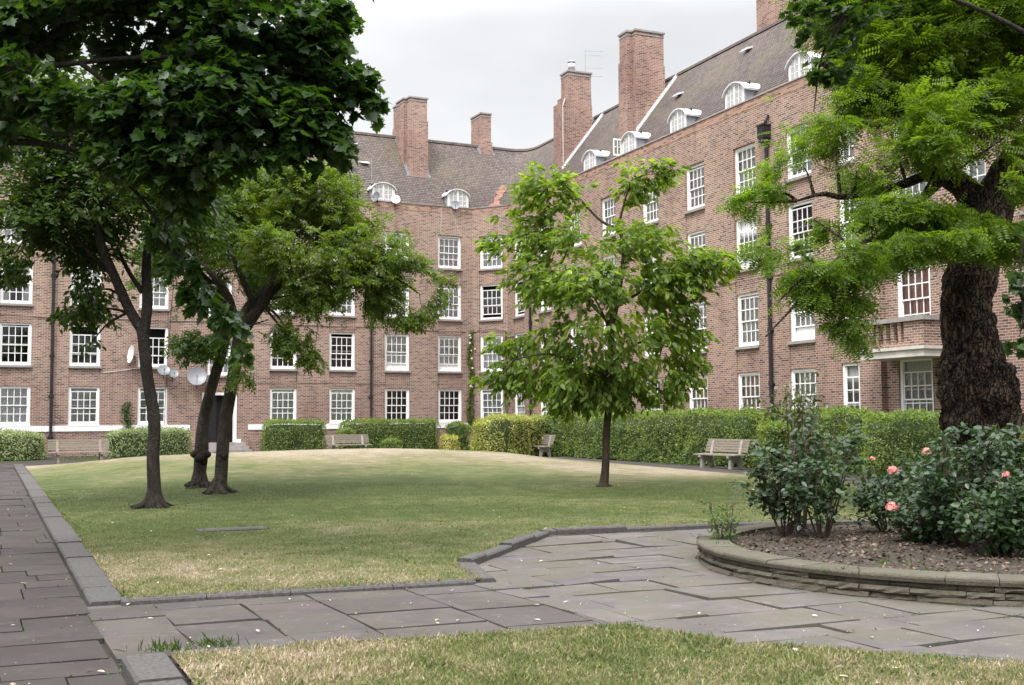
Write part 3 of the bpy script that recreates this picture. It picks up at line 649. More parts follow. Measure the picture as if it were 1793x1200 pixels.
# cables clipped to the brickwork
def cable(pts, mat='cable', r=.012):
    m_ = MB(); m_.tube(smooth_path(pts, 5), r, 5, cap=False); m_.build('cable', M[mat], bld)
rc_ = random.Random(9)
cable([WL(s, -.02, 6.33+rc_.uniform(-.04, .04)-(.10 if 22 < s < 26 else 0)) for s in np.arange(-5, 26.1, 1.4)], r=.014)
cable([WL(s, -.02, 3.42+rc_.uniform(-.03, .03)) for s in np.arange(13, 23.4, 1.3)], r=.010)
cable([WL(10.1, -.02, .9), WL(10.15, -.02, 3.0), WL(10.3, -.02, 6.0), WL(10.5, -.02, 9)], r=.012)
cable([WL(17.6, -.02, 6.33), WL(17.4, -.02, 5.0), WL(17.3, -.02, 4.3)], r=.012); cable([WL(17.5, -.02, 5.6), WL(16.9, -.02, 5.3), WL(16.6, -.02, 4.6), WL(16.5, -.02, 3.5)], r=.01)
cable([WL(24.4, -.02, 12.9), WL(24.35, -.02, 11.6)], 'cablew', .012); cable([WL(24.9, -.02, 12.85), WL(25.5, -.03, 11.4)], 'cablew', .012)
cable([WL(7.3, -.02, 3.82), WL(8.3, -.03, 3.95), WL(9.0, -.03, 4.1)], 'cablew', .014)
cable([WC(.0, -.02, 6.22), WC(1.1, -.02, 6.35), WC(2.05, -.02, 6.2)], r=.014); cable([WR(s, -.02, 6.45) for s in np.arange(-37, -29, 2)], r=.01)
# balcony over the side windows
P = lambda a, b, c: WR(a, b, c)
bal = MB().box(-27.6, -24.9, -1.0, .318, 3.24, 3.44, P).box(-27.66, -24.84, -1.06, .317, 3.44, 3.53, P).build('balcony', M['stone'], bld)
bb = MB(); bb.box(-25.75, -24.98, -.92, -.68, 3.533, 4.25, P).box(-25.22, -24.98, -.68, 0, 3.533, 4.25, P).box(-27.52, -27.05, -.92, -.68, 3.533, 4.25, P).box(-27.52, -27.28, -.68, 0, 3.533, 4.25, P)
bb.box(-27.05, -25.75, -.92, -.68, 3.533, 3.66, P); bb.build('balcony_wall', M['brick'], bal)
for i in range(4): MB().box(-26.95+i*.31, -26.83+i*.31, -.88, -.72, 3.66, 4.25, P).build('baluster', M['brick'], bal)
MB().box(-27.6, -24.9, -1.0, -.62, 4.253, 4.38, P).box(-25.28, -24.9, -.62, -.003, 4.253, 4.38, P).box(-27.6, -27.22, -.62, -.003, 4.253, 4.38, P).build('balcony_coping', M['sill'], bal)
# ------------------------------------------------------------------ dishes and aerials (things fixed to the block)
def dish(c, face, r, label, mat='grey', arm=None):
    face = np.array(face, float); face /= np.linalg.norm(face); u = np.cross(face, [0, 0, 1]); u /= np.linalg.norm(u); v = np.cross(u, face)
    c = np.array(c, float); e_ = empty('satellite_dish', c-[0, 0, r], label, 'satellite dish', 'satellite dishes on the brick block')
    m_ = MB(); rings = []
    for k in range(5):
        q = k/4; ring = [c+(u*math.cos(a)+v*math.sin(a)*1.08)*r*q+face*(.22*r*q*q) for a in np.linspace(0, 2*math.pi, 25)[:-1]]; rings.append(ring)
    for off in (0, -.012):
        for k in range(4):
            for j in range(24):
                j2 = (j+1) % 24; m_.quad(*[p+face*off for p in (rings[k][j], rings[k][j2], rings[k+1][j2], rings[k+1][j])])
    m_.build('reflector', M[mat], e_, True)
    a = MB(); lnb = c+face*r*1.15-v*r*.35; a.tube([c-v*r*.95, lnb], .012, 6); a.tube([lnb, lnb-face*.1], .035, 8); a.build('receiver_arm', M['grey'], e_)
    b = MB(); b.tube([c-face*.02, c-face*.14-v*.1, c-face*.16-v*.1-[0, 0, r*.9]], .018, 6); b.tube([c-face*.12-v*.1, arm if arm is not None else c-face*.35-v*.1], .018, 6); b.build('bracket', M['iron'], e_)
dish(WL(8.55, -.35, 4.68), (-.75, -.62, .15), .40, 'white satellite dish seen edge-on beside the second-storey window', 'dishw', WL(8.75, 0, 4.3))
dish(WL(9.98, -.35, 3.92), (.35, -.75, .6), .29, 'grey satellite dish just under the window sill, left one of a close pair', 'grey', WL(10.0, 0, 3.8))
dish(WL(10.42, -.35, 3.80), (.45, -.75, .5), .24, 'small grey satellite dish just right of another dish under the sill', 'grey', WL(10.45, 0, 3.7))
dish(WL(11.52, -.40, 3.65), (.25, -.85, .4), .45, 'largest grey satellite dish, mounted up beside the doorway', 'grey', WL(11.5, 0, 3.3))
dish(WL(12.2, -.35, 3.5), (.5, -.8, .3), .25, 'small grey satellite dish over the doorway, half behind a trunk', 'grey', WL(12.2, 0, 3.3))
dish(WL(20.65, -.16, 13.12), (-.55, -.8, .25), .26, 'pale grey dish on the parapet left of a dormer', 'grey', WL(20.7, 0, 12.9))
dish(WL(21.72, -.16, 13.08), (.2, -.9, .3), .24, 'pale dish on the parapet in front of the same dormer window, right of another', 'dishw', WL(21.7, 0, 12.9))
dish(WL(25.15, -.16, 13.05), (.1, -.9, .1), .22, 'dark grey dish on the parapet under the dormer nearest the corner', 'lead', WL(25.1, 0, 12.9))
ae = empty('television_aerial', WR(-53.0, 3.0, 19.5), 'tall thin television aerial on the metal-flued chimney', 'aerial')
b = WR(-53.0, 3.0, 19.5); a = MB(); a.tube([b, b+[0, 0, 1.25]], .014, 6); a.build('mast', M['lead'], ae)
for i, z in enumerate((1.22, .98, .32, -.12)):
    a = MB(); q = b+np.array([0, 0, z]); a.tube([q, q+[.95, .1, .0]], .009, 5)
    for j in range(9): a.tube([q+[.1+j*.1, 0, -.02], q+[.1+j*.1, .03, .035]], .006, 4)
    a.build('antenna_arm', M['lead'], ae)
b = WL(20.85, 1.1, 13.6); ae = empty('television_aerial', b, 'slim roof aerial pole standing behind the leftmost visible dormer', 'aerial'); a = MB(); a.tube([b, b+[0, 0, 1.9]], .012, 6); a.build('mast', M['lead'], ae)
a = MB(); a.box(-.12, .12, -.1, .1, 0, .35, lambda x, y, z: b+np.array([x*(1-z*1.5), y, z])).build('base_bracket', M['leadwhite'], ae)

# ------------------------------------------------------------------ ground, paths, lawns
e1 = np.array([-.41, .912]); e1 /= np.linalg.norm(e1); e2 = np.array([.905, .425]); e2 /= np.linalg.norm(e2)
def mound(x, y):
    x = np.asarray(x, float); y = np.asarray(y, float)
    sxm = np.where(x < -5, 7.6, 5.6); sym = np.where(y > 40, 5.2, 8.0)
    return .53*np.exp(-((x+5)**2/(2*sxm**2)+(y-39.5)**2/(2*sym**2)))+.02*np.sin(x*.7+1)*np.sin(y*.45)
def dryness(x, y):
    x = np.asarray(x, float); y = np.asarray(y, float)
    P3 = np.stack([x, y, np.zeros_like(x)], -1); n = fbm(P3, .42, 4, 5)-.5; n2 = fbm(P3*[1.6, .5, 1], .25, 3, 9)-.5
    g = lambda cx, cy, sx_, sy_: np.exp(-((x-cx)**2/(2*sx_**2)+(y-cy)**2/(2*sy_**2)))
    d = .20+.78*np.clip((y-26)/11, 0, 1)+n*.95+n2*.35*np.clip((y-20)/10, 0, 1)
    d = d+.34*g(-3.2, 12.6, 1.7, 2.6)+.24*g(-1.0, 11.4, 2.2, .5)-.25*g(-5, 21, 3, 4)-.45*g(-12.5, 33, 2.0, 6)-.18*g(2, 23, 6, 2.5)+.20*g(.6, 14, 3, 1.0)
    d = d-.3*g(.9, 38, 2.5, 3)+.25*g(2, 33, 3, 2)
    d = np.where(y < 9.5, .38+n*1.2+.2*g(-1.6, 7, .8, 1), d)
    return np.clip(d, 0, 1)
LAWN = [(-3.30, 9.98), (-.30, 11.12), (-.62, 12.35), (.30, 15.72), (2.95, 16.78), (6.0, 17.6), (9.6, 17.0), (12.0, 18.2), (6.45, 30.6), (.9, 47.2), (-1.0, 48.2), (-16.8, 40.13)]
NEAR = [(-2.24, 7.70), (.80, 8.70), (1.52, 7.92), (3.13, 7.30), (8.0, 6.2), (8, 1.0), (.9, .7)]
def lawn_mesh(name, poly, step, zfun, mat, kind, parent=None):
    import bmesh
    bm = bmesh.new(); f = bm.faces.new([bm.verts.new((p[0], p[1], 0)) for p in poly]); bm.normal_update()
    xs = [p[0] for p in poly]; ys = [p[1] for p in poly]
    for ax, lo, hi in ((0, min(xs), max(xs)), (1, min(ys), max(ys))):
        v = lo+step
        while v < hi:
            co = [0, 0, 0]; no = [0, 0, 0]; co[ax] = v; no[ax] = 1
            bmesh.ops.bisect_plane(bm, geom=bm.verts[:]+bm.edges[:]+bm.faces[:], plane_co=co, plane_no=no); v += step
    V = np.array([v.co[:] for v in bm.verts]); Z = zfun(V[:, 0], V[:, 1])
    for v, z in zip(bm.verts, Z): v.co.z = z
    me = bpy.data.meshes.new(name); bm.to_mesh(me); bm.free(); me.materials.append(mat)
    a = me.attributes.new('dry', 'FLOAT', 'POINT'); a.data.foreach_set('value', dryness(V[:, 0], V[:, 1]).astype(np.float32))
    me.polygons.foreach_set('use_smooth', [True]*len(me.polygons))
    return tag(link(name, me), kind=kind)
gm = MB().quad((-400, -150, -.06), (400, -150, -.06), (400, 600, -.06), (-400, 600, -.06)); tag(gm.build('ground', M['soil']), kind='structure')
def edge_d(x, y, poly):
    x = np.asarray(x, float); y = np.asarray(y, float); best = np.full(x.shape, 1e9); P = [np.array(p, float) for p in poly]
    for i in range(len(P)):
        a, b = P[i], P[(i+1) % len(P)]; d = b-a; t_ = np.clip(((x-a[0])*d[0]+(y-a[1])*d[1])/(d@d), 0, 1)
        best = np.minimum(best, np.hypot(x-a[0]-t_*d[0], y-a[1]-t_*d[1]))
    return best
zl = lambda x, y: .035+np.clip(mound(x, y), -.02, 1)*np.clip(edge_d(x, y, LAWN)/3.0, 0, 1)**.8
lawn_mesh('lawn', LAWN, .55, zl, M['grass'], 'structure')
lawn_mesh('lawn', NEAR, .4, lambda x, y: .03+.02*(fbm(np.stack([x, y, x*0], -1), .8, 2, 3)-.5), M['grass'], 'structure')

def clip(poly, conv):
    """Sutherland-Hodgman against a counter-clockwise convex polygon"""
    out_ = [np.array(p, float) for p in poly]
    for i in range(len(conv)):
        a, b = np.array(conv[i]), np.array(conv[(i+1) % len(conv)]); e_ = b-a; inp = out_; out_ = []
        side = lambda p: e_[0]*(p[1]-a[1])-e_[1]*(p[0]-a[0])
        for j in range(len(inp)):
            p, q = inp[j-1], inp[j]; sp, sq = side(p), side(q)
            if sq >= 0:
                if sp < 0: out_.append(p+(q-p)*sp/(sp-sq))
                out_.append(q)
            elif sp >= 0: out_.append(p+(q-p)*sp/(sp-sq))
        if len(out_) < 3: return []
    return out_
def area(p): return .5*sum(p[i-1][0]*p[i][1]-p[i][0]*p[i-1][1] for i in range(len(p)))
def ccw(p): return p if area(p) > 0 else p[::-1]
JOINTS = []
def paving(name, regions, kind='structure'):
    m_ = MB(); pl = []
    global JOINTS
    for reg, dr, dq, lo, hi, lmin, lmax, rough, plz, seed in regions:
        r_ = random.Random(seed); reg = ccw([np.array(p, float) for p in reg])
        A_ = [p@dr for p in reg]; Q_ = [p@dq for p in reg]; M2 = np.array([dr, dq])
        v = min(Q_)-r_.random()*.5
        while v < max(Q_):
            hgt = r_.uniform(lo, hi); u = min(A_)-r_.random()*1.0
            while u < max(A_):
                L = r_.uniform(lmin, lmax); g = .006*rough
                j_ = lambda: r_.uniform(-.012, .012)*rough
                quad = [(u+g, v+g+j_()), (u+L-g, v+g+j_()), (u+L-g, v+hgt-g+j_()), (u+g, v+hgt-g+j_())]
                pts = [np.linalg.solve(M2, np.array(q)) for q in quad]
                c_ = clip(ccw(pts), reg)
                if len(c_) >= 3 and abs(area(c_)) > .02:
                    cen = np.mean(c_, axis=0); gx, gy = r_.gauss(0, .006*rough), r_.gauss(0, .006*rough); z = r_.uniform(-.004, .004)*rough
                    if r_.random() < .10 and rough > 1.2: gx *= 2.5; gy *= 2.5; z += .006
                    tp = [z+(p[0]-cen[0])*gx+(p[1]-cen[1])*gy for p in c_]
                    JOINTS += [(c_[i-1], c_[i]) for i in range(len(c_))]; n0 = len(m_.v); m_.prism([tuple(p) for p in ccw(c_)], -.055, 0, tp); pl += [plz]*(len(m_.v)-n0)
                u += L
            v += hgt
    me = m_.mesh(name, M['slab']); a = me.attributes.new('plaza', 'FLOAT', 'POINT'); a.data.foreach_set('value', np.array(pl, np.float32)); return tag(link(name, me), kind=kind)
K0 = np.array([-2.62, 7.72])                      # left path, its right-hand kerb line runs along e1
lp = [K0+np.array([0, 0])-e1*8, K0-e1*8-e2*2.6, K0+e1*38-e2*2.6, K0+e1*38]
lp = [K0-e1*9-e2*.004, K0-e1*9-e2*2.6, K0+e1*37.6-e2*2.6, K0+e1*37.6-e2*.004]
cp = [(-2.60, 7.72), (.80, 8.82), (-.42, 11.08), (-3.62, 9.86)]
plaza = [(.80, 8.82), (1.52, 8.0), (3.13, 7.40), (5.5, 6.9), (8.3, 7.6), (10.6, 10.6), (10.9, 14), (9.4, 16.9), (6.0, 17.5), (2.95, 16.68), (.36, 15.6), (-.48, 12.35), (-.42, 11.08)]
rp_ = [(9.5, 17.0), (12.1, 18.2), (14.5, 13.0), (10.7, 12.0)]
far = [K0+e1*37.6-e2*2.6, (-1.2, 48.4), (-2.0, 50.0), K0+e1*39.5-e2*2.6]
rpath = [(12.1, 18.1), (6.5, 30.5), (.75, 47.4), (-1.2, 48.4), (-2.0, 50.0), (1.6, 48.8), (7.6, 31.8), (8.6, 31.6), (14.0, 19.5)]
paving('paved_path', [(lp, e2, e1, .42, .80, .75, 1.35, 1.2, .14, 3), (cp, e1, e2, .62, .95, .62, 1.05, 1.2, .58, 5)])
paving('paved_path', [(plaza[:1]+plaza[1:], e2, e1, .40, .75, .55, 1.25, 1.7, 1., 8)])
e1r = np.array([-.376, .927]); e2r = np.array([.927, .376])
paving('paved_path', [([(12.1, 18.1), (6.5, 30.5), (7.9, 31.2), (13.9, 18.9)], e2r, e1r, .5, .8, .7, 1.2, .8, .3, 11), ([(6.5, 30.5), (.75, 47.4), (2.1, 47.9), (7.9, 31.2)], e2r, e1r, .5, .8, .7, 1.2, .8, .3, 12),
   ([(-19.0, 39.9), (-1.2, 48.4), (-1.9, 50.0), (-19.7, 41.5)], e2, e1, .5, .7, .8, 1.2, .8, .2, 13), ([(.75, 47.4), (-1.2, 48.4), (-1.9, 50.0), (2.1, 47.9)], e2, e1, .5, .7, .8, 1.2, .8, .2, 14)])
tag(MB().poly([(*p, -.03) for p in [(-3.6, -2), (30, -2), (30, 18), (12, 60), (-40, 60), (-40, 30), (-6, 8)]]).build('path_bedding', M['joint']), kind='structure')
# kerbs
def kerb(pts, wid, z, name='kerb', step=.9, jit=.004, zb=-.06, seed=1):
    m_ = MB(); r_ = random.Random(seed); P = [np.array(p, float) for p in pts]
    for a, b in zip(P[:-1], P[1:]):
        L = np.linalg.norm(b-a); d = (b-a)/L; nn = np.array([-d[1], d[0]]); u = 0
        while u < L-.02:
            q = min(u+step*r_.uniform(.8, 1.2), L); dz = r_.uniform(-jit, jit)*2
            c = [a+d*(u+.004)+nn*r_.uniform(-jit, jit), a+d*(q-.004), a+d*(q-.004)+nn*wid, a+d*(u+.004)+nn*wid]
            n0 = len(m_.v); m_.v += [(c[0][0], c[0][1], zb), (c[1][0], c[1][1], zb), (c[2][0], c[2][1], zb), (c[3][0], c[3][1], zb)]
            ins = .018
            ci = [c[0]+nn*ins, c[1]+nn*ins, c[2]-nn*ins, c[3]-nn*ins]
            m_.v += [(p[0], p[1], z+dz-ins) for p in c]+[(p[0], p[1], z+dz) for p in ci]
            for i in range(4):
                j = (i+1) % 4; m_.f += [(n0+i, n0+j, n0+4+j, n0+4+i), (n0+4+i, n0+4+j, n0+8+j, n0+8+i)]
            m_.f.append((n0+8, n0+9, n0+10, n0+11)); u = q
    return tag(m_.build(name, M['kerb']), kind='structure')
kerb([K0-e2*-.03+e1*37.5, K0+e2*.03+e1*2.40], .32, .034, seed=2)
kerb([(-.42, 11.22), (-3.38, 10.08)], .20, .040, seed=3)
kerb([(2.95, 16.74), (.34, 15.66), (-.60, 12.42)], .17, .075, seed=4, jit=.01)
kerb([(-.64, 12.42), (-.40, 11.10)], .24, .040, seed=5); kerb([(9.6, 16.95), (6.0, 17.54), (2.95, 16.74)], .17, .06, seed=6)
kerb([(-2.24, 7.80), (.80, 8.82), (1.52, 8.02), (3.13, 7.40), (8, 6.3)][::-1], .14, .034, seed=7)
kerb([K0-e1*.1+e2*.04, K0-e1*8+e2*.04], .28, .026, seed=8)
kerb([(12.0, 18.2), (6.48, 30.6), (.9, 47.25)], .12, .03, seed=9); kerb([(.9, 47.25), (-1.0, 48.25), (-17.5, 40.1)], .12, .03, seed=10)
# inspection cover slab in the lawn
def ground_at(x, y):
    d = px(x, y, 10.)-np.array([0, 0, EYE]); t_ = EYE/-d[2]; q = d*t_; return np.array([q[0], q[1]])
q = ground_at(405, 931); lid = MB(); lid.box(-.48, .48, -.22, .22, -.03, .040, lambda x, y, z: (q[0]+e2[0]*x-e1[0]*-y, q[1]+e2[1]*x+e1[1]*y, z)); lid.box(-.36, .36, -.12, .12, .0405, .044, lambda x, y, z: (q[0]+e2[0]*x-e1[0]*-y, q[1]+e2[1]*x+e1[1]*y, z))
tag(lid.build('inspection_cover', M['kerb']), 'weathered rectangular stone inspection cover set flush in the lawn', 'drain cover')

# ------------------------------------------------------------------ raised round bed
BC = np.array([4.98, 12.42]); BR = 2.98
bed = empty('raised_flower_bed', (BC[0], BC[1], 0), 'round raised rose bed edged by a low drystone wall on the paving', 'raised bed')
m_ = MB(); r_ = random.Random(21)
HS = [(-.03, .045), (.048, .10), (.103, .155)]
for k, (za, zb) in enumerate(HS):
    a = r_.random()
    a0 = a
    while a < a0+2*math.pi-.02:
        L = r_.uniform(.28, .62)/BR; b = min(a+L, a0+2*math.pi); ro = BR+r_.uniform(-.02, .025)-.012*k; ri = BR-.30; n = 5; nn = len(m_.v)
        zt = zb+r_.uniform(-.010, .006); 
        for i in range(n+1):
            q = a+.0012+(b-a-.0024)*i/n; j1, j2 = r_.uniform(-.012, .012), r_.uniform(-.012, .012)
            for rr, z in ((ri, za), (ro+j1, za+.004), (ro+.010+j2, (za+zb)/2), (ro+j1-.006, zt), (ri, zt)): m_.v.append((BC[0]+rr*math.cos(q), BC[1]+rr*math.sin(q), z))
        for i in range(n):
            for c in range(5): m_.f.append((nn+i*5+c, nn+i*5+(c+1) % 5, nn+(i+1)*5+(c+1) % 5, nn+(i+1)*5+c))
        m_.f.append(tuple(nn+c for c in range(5))); m_.f.append(tuple(nn+n*5+c for c in range(5))[::-1]); a = b
m_.build('stone_wall', M['wallstone'], bed)
m_ = MB(); a = .2
while a < .2+2*math.pi-.02:
    L = r_.uniform(.40, .75)/BR; b = min(a+L, .2+2*math.pi); ro = BR+r_.uniform(.004, .022); ri = BR-.34; n = 5; nn = len(m_.v); zt = .218+r_.uniform(-.006, .006)
    for i in range(n+1):
        q = a+.0012+(b-a-.0024)*i/n; j1 = r_.uniform(-.007, .007)
        for rr, z in ((ri, .158), (ro+j1-.01, .158), (ro+j1, .19), (ro+j1-.004, zt-.012), (ro+j1-.018, zt), (ri, zt)): m_.v.append((BC[0]+rr*math.cos(q), BC[1]+rr*math.sin(q), z))
    for i in range(n):
        for c in range(6): m_.f.append((nn+i*6+c, nn+i*6+(c+1) % 6, nn+(i+1)*6+(c+1) % 6, nn+(i+1)*6+c))
    m_.f.append(tuple(nn+c for c in range(6))); m_.f.append(tuple(nn+n*6+c for c in range(6))[::-1]); a = b
m_.build('coping', M['wallstone'], bed)
m_ = MB(); nr, na = 14, 60
def soilz(x, y): return .165+.06*np.clip(1-np.hypot(x-BC[0], y-BC[1])/BR, 0, 1)+.05*(fbm(np.array([[x, y, 0.]]), 2.5, 3, 2)[0]-.5)
for i in range(nr+1):
    for j in range(na):
        r = (BR-.30)*i/nr; q = 2*math.pi*j/na; x, y = BC[0]+r*math.cos(q), BC[1]+r*math.sin(q); m_.v.append((x, y, float(soilz(x, y))))
for i in range(nr):
    for j in range(na): m_.f.append((i*na+j, i*na+(j+1) % na, (i+1)*na+(j+1) % na, (i+1)*na+j))
m_.build('soil', M['soil'], bed, True)

# ------------------------------------------------------------------ foliage engine
def leaf_cloud(name, C, D, Nn, L, tmpl, mat, parent=None, curl=0.12, kind=None, attr=None, label=None):
    """C centres, D long axes, Nn normals (N,3); L lengths; tmpl = (points (along, across, lift), faces)"""
    pts, faces = tmpl; pts = np.array(pts, float); k = len(pts)
    D = D/(np.linalg.norm(D, axis=1)[:, None]+1e-9); S = np.cross(Nn, D); S /= (np.linalg.norm(S, axis=1)[:, None]+1e-9); Nn = np.cross(D, S)
    V = C[:, None, :]+L[:, None, None]*(pts[None, :, 0, None]*D[:, None, :]+pts[None, :, 1, None]*S[:, None, :]+(pts[None, :, 2, None]-curl*pts[None, :, 0, None]**2)*Nn[:, None, :])
    n = len(C); V = V.reshape(-1, 3)
    if parent is not None: V = V-world_loc(parent)
    fl = [i for f in faces for i in f]; fc = [len(f) for f in faces]
    idx = (np.array(fl)[None, :]+np.arange(n)[:, None]*k).ravel(); lt = np.tile(fc, n); ls = np.concatenate([[0], np.cumsum(lt)[:-1]])
    me = bpy.data.meshes.new(name); me.vertices.add(len(V)); me.vertices.foreach_set('co', V.astype(np.float32).ravel())
    me.loops.add(len(idx)); me.loops.foreach_set('vertex_index', idx.astype(np.int32)); me.polygons.add(len(lt)); me.polygons.foreach_set('loop_start', ls.astype(np.int32))
    me.materials.append(mat); me.update(calc_edges=True)
    if attr is not None: a = me.attributes.new(attr[0], 'FLOAT', 'POINT'); a.data.foreach_set('value', np.repeat(attr[1], k).astype(np.float32))
    o = link(name, me, parent, label=label)
    if kind: o['kind'] = kind
    return o
T_DIA = ([(0, 0, 0), (.45, .24, .05), (1, 0, 0), (.45, -.24, .05)], [(0, 1, 2, 3)])
T_LEAF = ([(0, 0, 0), (.28, .20, .05), (.62, .19, .05), (1, 0, 0), (.62, -.19, .05), (.28, -.20, .05), (.5, 0, 0)], [(0, 6, 1), (1, 6, 2), (2, 6, 3), (3, 6, 4), (4, 6, 5), (5, 6, 0)])
T_ROSE = ([(0, 0, 0), (.25, .30, .06), (.65, .30, .06), (1, 0, 0), (.65, -.30, .06), (.25, -.30, .06)], [(0, 1, 2, 3), (0, 3, 4, 5)])
mp_ = [(0, 0), (.10, .22), (.02, .44), (.26, .36), (.42, .60), (.50, .34), (.66, .36), (.72, .16), (1.0, 0), (.72, -.16), (.66, -.36), (.50, -.34), (.42, -.60), (.26, -.36), (.02, -.44), (.10, -.22)]
T_MAPLE = ([(a, b, .10*abs(b)) for a, b in mp_], [tuple(range(0, 9)), (0, *range(8, 16))])
pf = []; pp = []
for i in range(6):
    for sgn in (1, -1):
        x = .12+.15*i; n0_ = len(pp); pp += [(x, .01*sgn, 0), (x+.055, .14*sgn, .015), (x+.02, .29*sgn, 0), (x-.05, .14*sgn, .015)]; pf.append((n0_, n0_+1, n0_+2, n0_+3))
pp += [(.97, 0, 0), (1.03, .05, 0), (1.16, 0, 0), (1.03, -.05, 0)]; pf.append((len(pp)-4, len(pp)-3, len(pp)-2, len(pp)-1))
T_PINN = (pp, pf)
# palmate / walnut-like compound leaf: five leaflets
T_COMP = ([], [])
for (x, y, a, l) in ((.0, .02, 1.0, .42), (.0, -.02, -1.0, .42), (.30, .02, .85, .48), (.30, -.02, -.85, .48), (.55, 0, 0, .52)):
    n0_ = len(T_COMP[0]); ca, sa = math.cos(a), math.sin(a)
    for u, v, w in ((0, 0, 0), (.4, .26, .03), (1, 0, -.08), (.4, -.26, .03)): T_COMP[0].append((x+l*(u*ca-v*sa), y+l*(u*sa+v*ca), w*l*2))
    T_COMP[1].append((n0_, n0_+1, n0_+2, n0_+3))
def lobe(cx, cy, rx, ry, Y, rY=None):
    """an ellipsoid of crown, centred where (cx, cy) is seen at distance Y; radii as seen, depth in metres"""
    c = px(cx, cy, Y); k = Y/F; return (c[0], c[1], c[2], rx*k, rY if rY is not None else (rx*k+ry*k)/2, ry*k)
def sprays(lobes, n, seed, gap=.42, gf=1.1, shell=.45):
    r_ = np.random.default_rng(seed); lo = np.array(lobes); vol = (lo[:, 3]*lo[:, 4]*lo[:, 5])**.75; pr = vol/vol.sum()
    C = []; O = []; Q = []
    got = 0
    while got < n:
        m = n*2; i = r_.choice(len(lo), m, p=pr); st = r_.random(m); d = r_.normal(size=(m, 3)); d /= np.linalg.norm(d, axis=1)[:, None]; rad = r_.random(m)**shell*np.where(st < .18, 1.28, 1.0)
        p = lo[i, :3]+d*rad[:, None]*lo[i, 3:6]; keep = fbm(p, gf, 2, seed) > gap; p, d = p[keep], d[keep]; C.append(p); O.append(d); Q.append(np.clip(lo[i[keep], 3:6].min(axis=1)/.55, .35, 1)); got += len(p)
    return np.concatenate(C)[:n], np.concatenate(O)[:n], np.concatenate(Q)[:n]
def foliage(name, parent, lobes, n, per, tw, L, tmpl, mat, seed=1, droop=.35, gap=.42, gf=1.1, flat=.6, spread=.5, shell=.45, lvar=.3, hang=0., center=None):
    r_ = np.random.default_rng(seed+50); P, O, Q = sprays(lobes, n, seed, gap, gf, shell)
    c = np.mean(np.array(lobes)[:, :3], axis=0) if center is None else np.array(center); out_ = P-c; out_ /= np.linalg.norm(out_, axis=1)[:, None]+1e-9
    T = O*.5+out_*.9+r_.normal(size=P.shape)*.35; T[:, 2] = T[:, 2]*.5-droop*.5; T /= np.linalg.norm(T, axis=1)[:, None]
    f_ = r_.random((n, per)); tl = tw*(.6+.8*r_.random(n))*Q; X = P[:, None, :]+T[:, None, :]*(f_*tl[:, None])[..., None]
    X[..., 2] -= droop*(f_**2)*tl[:, None]*.5
    side = np.cross(T, [0, 0, 1.]); side /= np.linalg.norm(side, axis=1)[:, None]+1e-9
    sg = np.where(r_.random((n, per)) < .5, -1, 1); D = T[:, None, :]*.6+side[:, None, :]*(sg*spread*1.2)[..., None]+r_.normal(size=(n, per, 3))*.3; D[..., 2] -= droop*.5+hang
    Nn = np.zeros((n, per, 3)); Nn[..., 2] = flat; Nn += r_.normal(size=Nn.shape)*.42; X += r_.normal(size=X.shape)*tw*.08*Q[:, None, None]
    Ls = L*(1-lvar+2*lvar*r_.random(n*per))
    return leaf_cloud(name, X.reshape(-1, 3), D.reshape(-1, 3), Nn.reshape(-1, 3), Ls, tmpl, mat, parent), P
def limbs(mb, paths, lobes, tips, seed, r0=.05, sides=6):
    """secondary boughs from the traced limbs out to the crown lobes, and twigs to a share of the sprays"""
    r_ = random.Random(seed); J = np.concatenate([smooth_path(p_[0], 6) for p_ in paths]); starts = []
    for l in lobes:
        c = np.array(l[:3]); d = np.linalg.norm((J-c)*[1, 1, .8], axis=1)+np.where(J[:, 2] > c[2]-.1, .6, 0); a = J[int(np.argmin(d))]
        mid = (a+c)/2+np.array([r_.uniform(-.2, .2), r_.uniform(-.2, .2), r_.uniform(-.05, .25)])*np.linalg.norm(c-a)*.4
        pth = smooth_path([a, mid, c], 5); mb.tube(pth, np.linspace(r0, r0*.3, len(pth)), sides, cap=False); starts.append(pth[3:])
    K_ = np.concatenate(starts)
    for q in tips:
        d = np.linalg.norm(K_-q, axis=1); a = K_[int(np.argmin(d))]; L = np.linalg.norm(q-a)
        if L < .1 or L > 2.6: continue
        mid = (a+q)/2+np.array([r_.uniform(-.15, .15)*L for _ in range(3)]); pth = smooth_path([a, mid, q], 3); mb.tube(pth, np.linspace(r0*.30, r0*.10, len(pth)), 4, cap=False)
